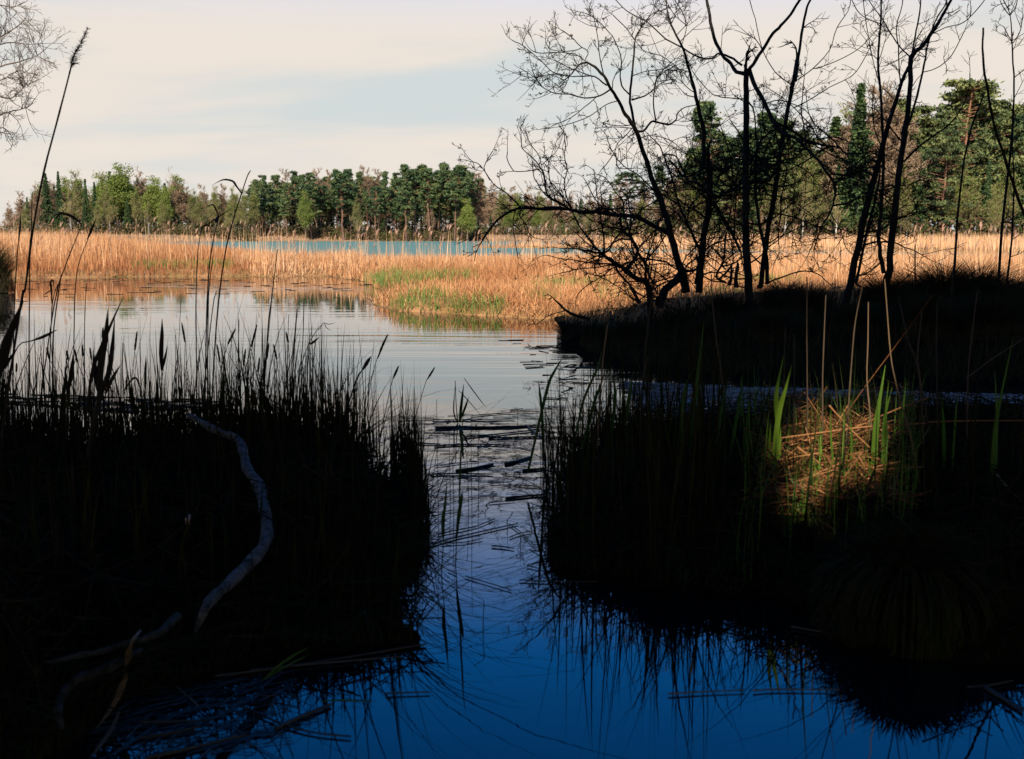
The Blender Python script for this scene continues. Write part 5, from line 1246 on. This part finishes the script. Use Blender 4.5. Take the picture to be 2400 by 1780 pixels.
# green shoots
def shoot(leaves, depth, label, crop='c7', tint=.6):
    s = CROPS[crop][2]; k = depth / F / s
    b0 = world_line(crop, [leaves[0][0][0]], depth)[0]
    root = thing('cattail_shoot', b0, label, 'green shoot'); root['abs_loc'] = [float(c) for c in b0]
    for i, (lp, lw) in enumerate(leaves):
        L = to_ground(world_line(crop, lp, depth + RG.uniform(-.05, .05), depth + RG.uniform(-.2, .2)), .1)
        b = Buf(); ribbon(b, L, [lw * k * .7, lw * k, lw * k * .9, lw * k * .06], tint, face=(RG.normal(0, .5), -1, .1)); b.build('leaf', M['shoot'], root)
    del root['abs_loc']
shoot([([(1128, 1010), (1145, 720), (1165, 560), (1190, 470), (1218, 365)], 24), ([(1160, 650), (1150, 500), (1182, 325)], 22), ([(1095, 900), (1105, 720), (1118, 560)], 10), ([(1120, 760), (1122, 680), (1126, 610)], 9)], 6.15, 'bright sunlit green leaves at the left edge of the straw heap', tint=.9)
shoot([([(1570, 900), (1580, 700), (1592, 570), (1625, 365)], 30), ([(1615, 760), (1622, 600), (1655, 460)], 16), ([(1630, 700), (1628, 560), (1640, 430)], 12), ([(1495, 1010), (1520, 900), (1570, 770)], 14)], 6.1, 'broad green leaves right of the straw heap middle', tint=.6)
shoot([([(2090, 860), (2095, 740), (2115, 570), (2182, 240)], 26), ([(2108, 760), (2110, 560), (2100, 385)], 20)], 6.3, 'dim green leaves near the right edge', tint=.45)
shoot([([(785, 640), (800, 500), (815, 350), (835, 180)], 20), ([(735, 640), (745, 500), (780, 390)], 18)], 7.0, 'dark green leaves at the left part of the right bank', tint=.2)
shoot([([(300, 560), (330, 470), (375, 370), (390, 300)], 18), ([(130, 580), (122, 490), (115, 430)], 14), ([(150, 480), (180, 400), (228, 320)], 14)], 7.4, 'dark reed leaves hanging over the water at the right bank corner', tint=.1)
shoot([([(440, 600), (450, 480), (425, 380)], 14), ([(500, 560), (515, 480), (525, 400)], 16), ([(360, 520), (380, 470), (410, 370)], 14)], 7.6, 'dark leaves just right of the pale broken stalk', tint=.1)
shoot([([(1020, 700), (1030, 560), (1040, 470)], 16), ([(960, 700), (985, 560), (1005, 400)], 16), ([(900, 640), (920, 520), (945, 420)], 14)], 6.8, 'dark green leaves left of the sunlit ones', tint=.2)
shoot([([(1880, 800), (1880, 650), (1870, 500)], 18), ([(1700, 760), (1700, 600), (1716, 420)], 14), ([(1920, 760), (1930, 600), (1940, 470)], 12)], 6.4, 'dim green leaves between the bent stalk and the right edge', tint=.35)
shoot([([(1440, 760), (1445, 640), (1442, 540)], 9), ([(1400, 820), (1390, 700), (1385, 560)], 10), ([(1475, 820), (1478, 700), (1470, 560)], 12), ([(1340, 800), (1345, 720), (1340, 640)], 8)], 6.2, 'fine green leaves growing through the straw heap', tint=.55)
shoot([([(-10, 600), (15, 545), (12, 480)], 10), ([(40, 680), (85, 600), (85, 570)], 12), ([(75, 680), (110, 560), (110, 530)], 12), ([(125, 680), (145, 590), (150, 540)], 12)], 3.9, 'faint young green leaves at the lower left edge', crop='c6', tint=.3)

# ------------------------------------------------------------------ fallen branches, dead leaves
def log(crop, pts, zs, widths, label, mat, name='fallen_branch', seed=1):
    rg = np.random.default_rng(seed); s = CROPS[crop][2]
    L = np.array([ground(*px(crop, p), z) for p, z in zip(pts, zs)])
    root = thing(name, L[0], label, 'branch'); root['abs_loc'] = [float(c) for c in L[0]]
    Ls = smooth_line(L, 6); n = len(Ls)
    w = np.interp(np.linspace(0, 1, n), np.linspace(0, 1, len(widths)), widths) * Ls[:, 1] / F / s / 2 * .76
    sides = 14
    b = Buf(); tube(b, Ls, w * (1 + .10 * np.sin(np.arange(n) * .9) + rg.normal(0, .05, n)), sides, .5)
    v = b.v[0]; v += (rg.normal(0, 1, v.shape) * w.repeat(sides)[:, None] * .06).astype(np.float32)
    b.build('trunk', M[mat], root)
    for _ in range(7):
        i = int(rg.integers(n // 6, n - 3)); d = rg.normal(size=3); d[2] = abs(d[2]) * .6; d /= np.linalg.norm(d)
        kb = Buf(); tube(kb, [Ls[i], Ls[i] + d * w[i] * 1.25], [w[i] * .5, w[i] * .22], 7, .2); kb.build('knot', M[mat], root)
    del root['abs_loc']
log('z7', [(985, 165), (1060, 205), (1150, 255), (1235, 285), (1270, 350), (1290, 440), (1350, 530), (1380, 650), (1395, 760), (1375, 850), (1300, 940), (1200, 1040), (1100, 1130), (1055, 1215), (1020, 1290)],
    [.52, .50, .47, .43, .40, .38, .36, .35, .34, .33, 0.32, .31, .31, .28, .2], [34, 48, 50, 60, 70, 78, 86, 84, 88, 78, 66, 30], 'pale weathered branch snaking across the dark left bank', 'log', seed=4)
log('c6', [(885, 560), (800, 640), (700, 680), (600, 705), (500, 740), (400, 755), (300, 780), (215, 795)], [.26, .26, .26, .25, .25, .25, .25, .24], [60, 56, 46, 44, 42, 40, 34, 12], 'grey branch end tapering left below the pale branch', 'mosslog', seed=5)
log('c6', [(700, 730), (600, 790), (480, 840), (380, 880), (310, 950), (290, 1050), (310, 1120)], [.2, .2, .2, .2, .18, .16, .12], [40, 60, 66, 60, 60, 50, 30], 'dark mossy root at the lower left corner', 'mosslog', seed=6)
def leafpiece(crop, pts, zs, w, label, mat, tint, name='dead_leaf', cat='leaf', group=None):
    L = np.array([ground(*px(crop, p), z) for p, z in zip(pts, zs)])
    root = thing(name, L[0], label, cat, group); root['abs_loc'] = [float(c) for c in L[0]]
    k = L[:, 1].mean() / F / CROPS[crop][2]
    b = Buf(); ribbon(b, L, [w * k * .3, w * k, w * k, w * k * .15], tint, face=(0, -.5, 1)); b.build('blade', M[mat], root)
    del root['abs_loc']
leafpiece('c6', [(700, 630), (650, 700), (635, 790), (610, 900), (560, 1010), (480, 1120)], (.34, .32, .2, .12, .06, .02), 40, 'long flat grey-green leaf hanging into the water at lower left', 'stalk', .95)
leafpiece('c6', [(600, 1020), (560, 1110), (500, 1200), (450, 1270)], (.06, .04, .03, .02), 26, 'narrower leaf lying below the long flat one', 'stalk', .8)
leafpiece('c6', [(1290, 895), (1360, 830), (1440, 770), (1535, 715)], (.02, .08, .12, .16), 18, 'bright green blade drooping over the left bank edge', 'shoot', .8)
leafpiece('c6', [(1300, 888), (1380, 835), (1460, 790), (1545, 750)], (.02, .06, .1, .14), 14, 'pale green blade beside the bright drooping one', 'shoot', .95)
leafpiece('c6', [(1580, 985), (1680, 980), (1780, 982), (1875, 985)], (.012,) * 4, 14, 'green leaf floating flat off the left bank', 'shoot', .6)
leafpiece('z7', [(985, 740), (978, 715), (992, 680)], (.35, .38, .4), 30, 'small pale pink curled leaf on the dark left bank', 'paleleaf', .9)
leafpiece('z5', [(585, 1185), (610, 1140), (645, 1105)], (.22, .24, .27), 40, 'broad tan dead leaf at the bottom of the straw heap', 'straw', .95)
leafpiece('z5', [(80, 1512), (170, 1502), (300, 1518)], (.012,) * 3, 16, 'blue-grey leaf floating in front of the right bank', 'float', .9)

# ------------------------------------------------------------------ floating stems in the channel
def floater(crop, pts, w, label, tint=.1, group='floating stems in the channel', z=.008, mat='float'):
    L = np.array([ground(*px(crop, p), z) for p in pts])
    k = L[:, 1].mean() / F / CROPS[crop][2]; r = max(.0035, w * k / 2 * .9)
    b = Buf(); Ls = smooth_line(L, 3); n = len(Ls)
    tube(b, Ls + (0, 0, 0), r * np.linspace(1, .7, n) * (1 + RG.normal(0, .06, n)), 6, tint)
    o = b.build('floating_reed', M[mat], origin=L[0])
    return tag(o, label, 'floating stem', group)
FL = [([(605, 285), (760, 280), (960, 280), (1150, 275)], 24, .05, 'thickest dark stem floating in the channel, blunt left end'),
      ([(1150, 275), (1330, 264)], 14, .05, 'dark stem continuing right from the thickest floating one'),
      ([(780, 345), (1000, 325), (1320, 290)], 14, .3, 'grey stem floating just below the thickest one'),
      ([(600, 402), (740, 392), (900, 390), (1090, 397)], 15, .05, 'long dark floating stem with a knob at its left end'),
      ([(340, 378), (640, 388)], 12, .05, 'dark stem floating against the left bank reeds'),
      ([(950, 350), (1250, 342), (1652, 350)], 14, .05, 'very long dark stem reaching under the right bank'),
      ([(590, 232), (850, 232), (1120, 228)], 9, .1, 'thin stem along the far edge of the drifted litter'),
      ([(840, 205), (1050, 188), (1330, 175)], 8, .1, 'thin stem slanting up right at the far edge of the litter'),
      ([(740, 560), (850, 545), (980, 517)], 24, .05, 'short stout dark stem slanting up right in mid channel'),
      ([(575, 585), (760, 578), (980, 583)], 13, .05, 'straight dark stem below the short stout one'),
      ([(610, 528), (800, 505), (890, 500)], 8, .15, 'thin stem above the short stout one'),
      ([(1060, 516), (1130, 500), (1225, 470)], 24, .05, 'stout dark stem slanting towards the right bank'),
      ([(1170, 557), (1300, 548)], 20, .05, 'short dark stem touching the right bank'),
      ([(1060, 738), (1180, 725), (1310, 715)], 20, .05, 'dark stem with a pale end against the right bank'),
      ([(620, 970), (740, 945), (880, 915), (990, 868)], 11, .9, 'upper of two long pale stems floating near the shoots'),
      ([(590, 1035), (700, 1000), (850, 965), (1140, 900)], 15, .8, 'lower of two long pale stems floating near the shoots'),
      ([(530, 840), (760, 812)], 7, .8, 'short pale straw near the left bank reeds'),
      ([(640, 1032), (800, 1020), (910, 998)], 9, .2, 'dark straw below the two pale stems'),
      ([(800, 1240), (950, 1285), (1100, 1330)], 8, .95, 'pale straw floating alone in the lower channel'),
      ([(690, 1200), (745, 1225)], 5, .8, 'tiny pale straw left of the lone one'),
      ([(970, 1045), (1040, 1050), (1115, 1062)], 14, .1, 'dark flat bit floating right of the pale stems'),
      ([(1150, 1265), (1300, 1272), (1652, 1277)], 6, .4, 'thin straw along the waterline of the right bank'),
      ([(1120, 650), (1230, 660), (1330, 668)], 9, .1, 'dark straw below the right bank corner'),
      ([(960, 642), (1100, 634)], 6, .4, 'thin straw in mid channel above the pale stems'),
      ([(1200, 1172), (1275, 1190)], 9, .1, 'dark bit beside the right bank'),
      ([(950, 767), (1120, 752)], 7, .1, 'dark straw above the pale stems'),
      ([(490, 1030), (600, 1003), (700, 1025)], 6, .6, 'bent straw by the left bank'),
      ([(1085, 905), (1160, 960), (1260, 1060)], 9, .1, 'dark stick sloping down to the right bank'),
      ([(1085, 990), (1150, 965), (1235, 950)], 8, .1, 'dark stick crossing the sloping one'),
      ([(1190, 265), (1260, 320), (1380, 400)], 12, .05, 'dark stick slanting down to the right bank corner'),
      ([(440, 1020), (600, 1030), (500, 1045)], 5, .3, 'hooked straw at the left bank rim'),
      ([(1300, 90), (1460, 95)], 10, .05, 'dark straw far out near the willow bank'),
      ([(1090, 168), (1175, 160)], 8, .05, 'short dark stem beyond the drifted litter'),
      ([(400, 225), (600, 228)], 8, .1, 'dark straw at the left end of the litter line')]
for pts, w, tn, lab in FL: floater('c8', pts, w, lab, tn)
for crop, pts, w, tn, lab in [('c6', [(900, 880), (1300, 830), (1700, 770), (2120, 700)], 16, .4, 'long stem floating along the front of the left bank'), ('c6', [(1250, 828), (1600, 795), (2000, 762)], 9, .6, 'thin straw beside the long front stem'),
        ('c6', [(810, 845), (900, 930), (985, 1005)], 14, .8, 'pale stick sloping right at the lower left'), ('c6', [(700, 1088), (880, 1085), (1060, 1078)], 20, .15, 'thick dark stem lying level at the lower left'), ('c6', [(1200, 1010), (1400, 1095), (1560, 1140), (1745, 1160)], 16, .1, 'dark stem sloping down right at the bottom'),
        ('c6', [(1370, 1122), (1500, 1060), (1645, 1000)], 30, .15, 'broad dark leaf blade slanting up right at the bottom'), ('c6', [(720, 1268), (960, 1215), (1230, 1150)], 26, .2, 'broad dark blade at the very bottom left'), ('c6', [(700, 1165), (860, 1140), (1000, 1110)], 26, .12, 'flat dark blade above the bottom one'),
        ('c6', [(1920, 945), (2140, 938)], 5, .4, 'thin straw alone on blue water at the bottom'), ('c6', [(1300, 958), (1390, 955)], 8, .3, 'short straw beneath the green drooping blades'),
        ('z6', [(680, 718), (850, 708), (1015, 702)], 9, .7, 'pale straw on the blue water at the lower right'), ('z6', [(1050, 705), (1150, 698), (1425, 700)], 7, .7, 'second pale straw leading to the near tussock'), ('z6', [(1215, 425), (1330, 445), (1450, 462)], 8, .6, 'straw left of the near tussock'),
        ('z6', [(1980, 690), (2080, 680), (2180, 660)], 12, .3, 'dark straw at the lower right edge'), ('z6', [(2060, 690), (2140, 740), (2220, 790)], 26, .05, 'dark sloping stick at the lower right corner')]:
    floater(crop, pts, w, lab, tn, 'floating stems along the near waterline')
# drifted scum and straw bits, uncountable
def drift(name, poly, n, label, L=(.04, .3), az0=0.0, spread=.5, w=.0045, tint=(0, 1), mat='float'):
    ld = Land(poly, .01, .2); P = ld.scatter(n); P[:, 2] = .005; m = len(P)
    a = az0 + RG.normal(0, spread, m); l = RG.uniform(*L, m)
    d = np.stack([np.cos(a), np.sin(a), np.zeros(m)], -1) * l[:, None] / 2
    b = Buf(); sticks(b, P - d, P + d, w / 2 * RG.uniform(.5, 1.5, m), w / 3, RG.uniform(*tint, m))
    return tag(b.build(name, M[mat], smooth=False), label, 'floating litter', kind='stuff')
drift('floating_litter', [V(845, 905), V(1000, 900), V(1200, 885), V(1330, 870), V(1500, 880), V(1480, 930), V(1250, 960), V(1000, 960), V(860, 955)], 260, 'drifted straw bits across the mouth of the channel', az0=.15, spread=.35, mat='glint', tint=(0, .8))
drift('floating_litter', [V(1350, 830), V(1600, 842), V(1900, 850), V(2227, 860), V(2300, 920), V(1900, 915), V(1600, 925), V(1420, 900)], 2600, 'dense floating straw in the side channel under the willow bank', az0=.1, spread=.6, tint=(.1, 1), w=.009, mat='glint')
drift('floating_litter', [V(0, 855), V(450, 870), V(520, 890), V(300, 900), V(0, 880)], 170, 'straw raft behind the left bank reeds', az0=-.05, spread=.25, w=.012, tint=(0, .2))
drift('floating_litter', [V(950, 960), V(1170, 960), V(1170, 1080), V(950, 1100)], 130, 'loose straw bits on the open channel', az0=.2, spread=.5)
drift('floating_litter', [V(250, 1500), V(600, 1470), V(640, 1600), V(500, 1640), V(200, 1640)], 200, 'sunken straw at the lower left water edge', az0=.5, spread=.5, tint=(0, .3))
drift('floating_litter', [V(20, 612), V(300, 605), V(820, 618), V(760, 640), V(300, 640), V(20, 660)], 90, 'dark specks of weed on the far side of the pond', az0=0, spread=.3, L=(.1, .5), w=.02, tint=(0, .1))
drift('floating_litter', [V(1100, 740), V(1200, 740), V(1340, 800), V(1330, 850), V(1200, 840)], 32, 'dark twigs on the water off the willow bank', az0=0, spread=.4, L=(.08, .4), w=.011, tint=(0, .1))

for k_, lst in PROTO.items():
    for pr in lst:
        if not pr['used']:
            for ch in list(pr.children): bpy.data.objects.remove(ch)
            bpy.data.objects.remove(pr)
        else: del pr['used']
for o in S.objects:
    if 'used' in o: del o['used']
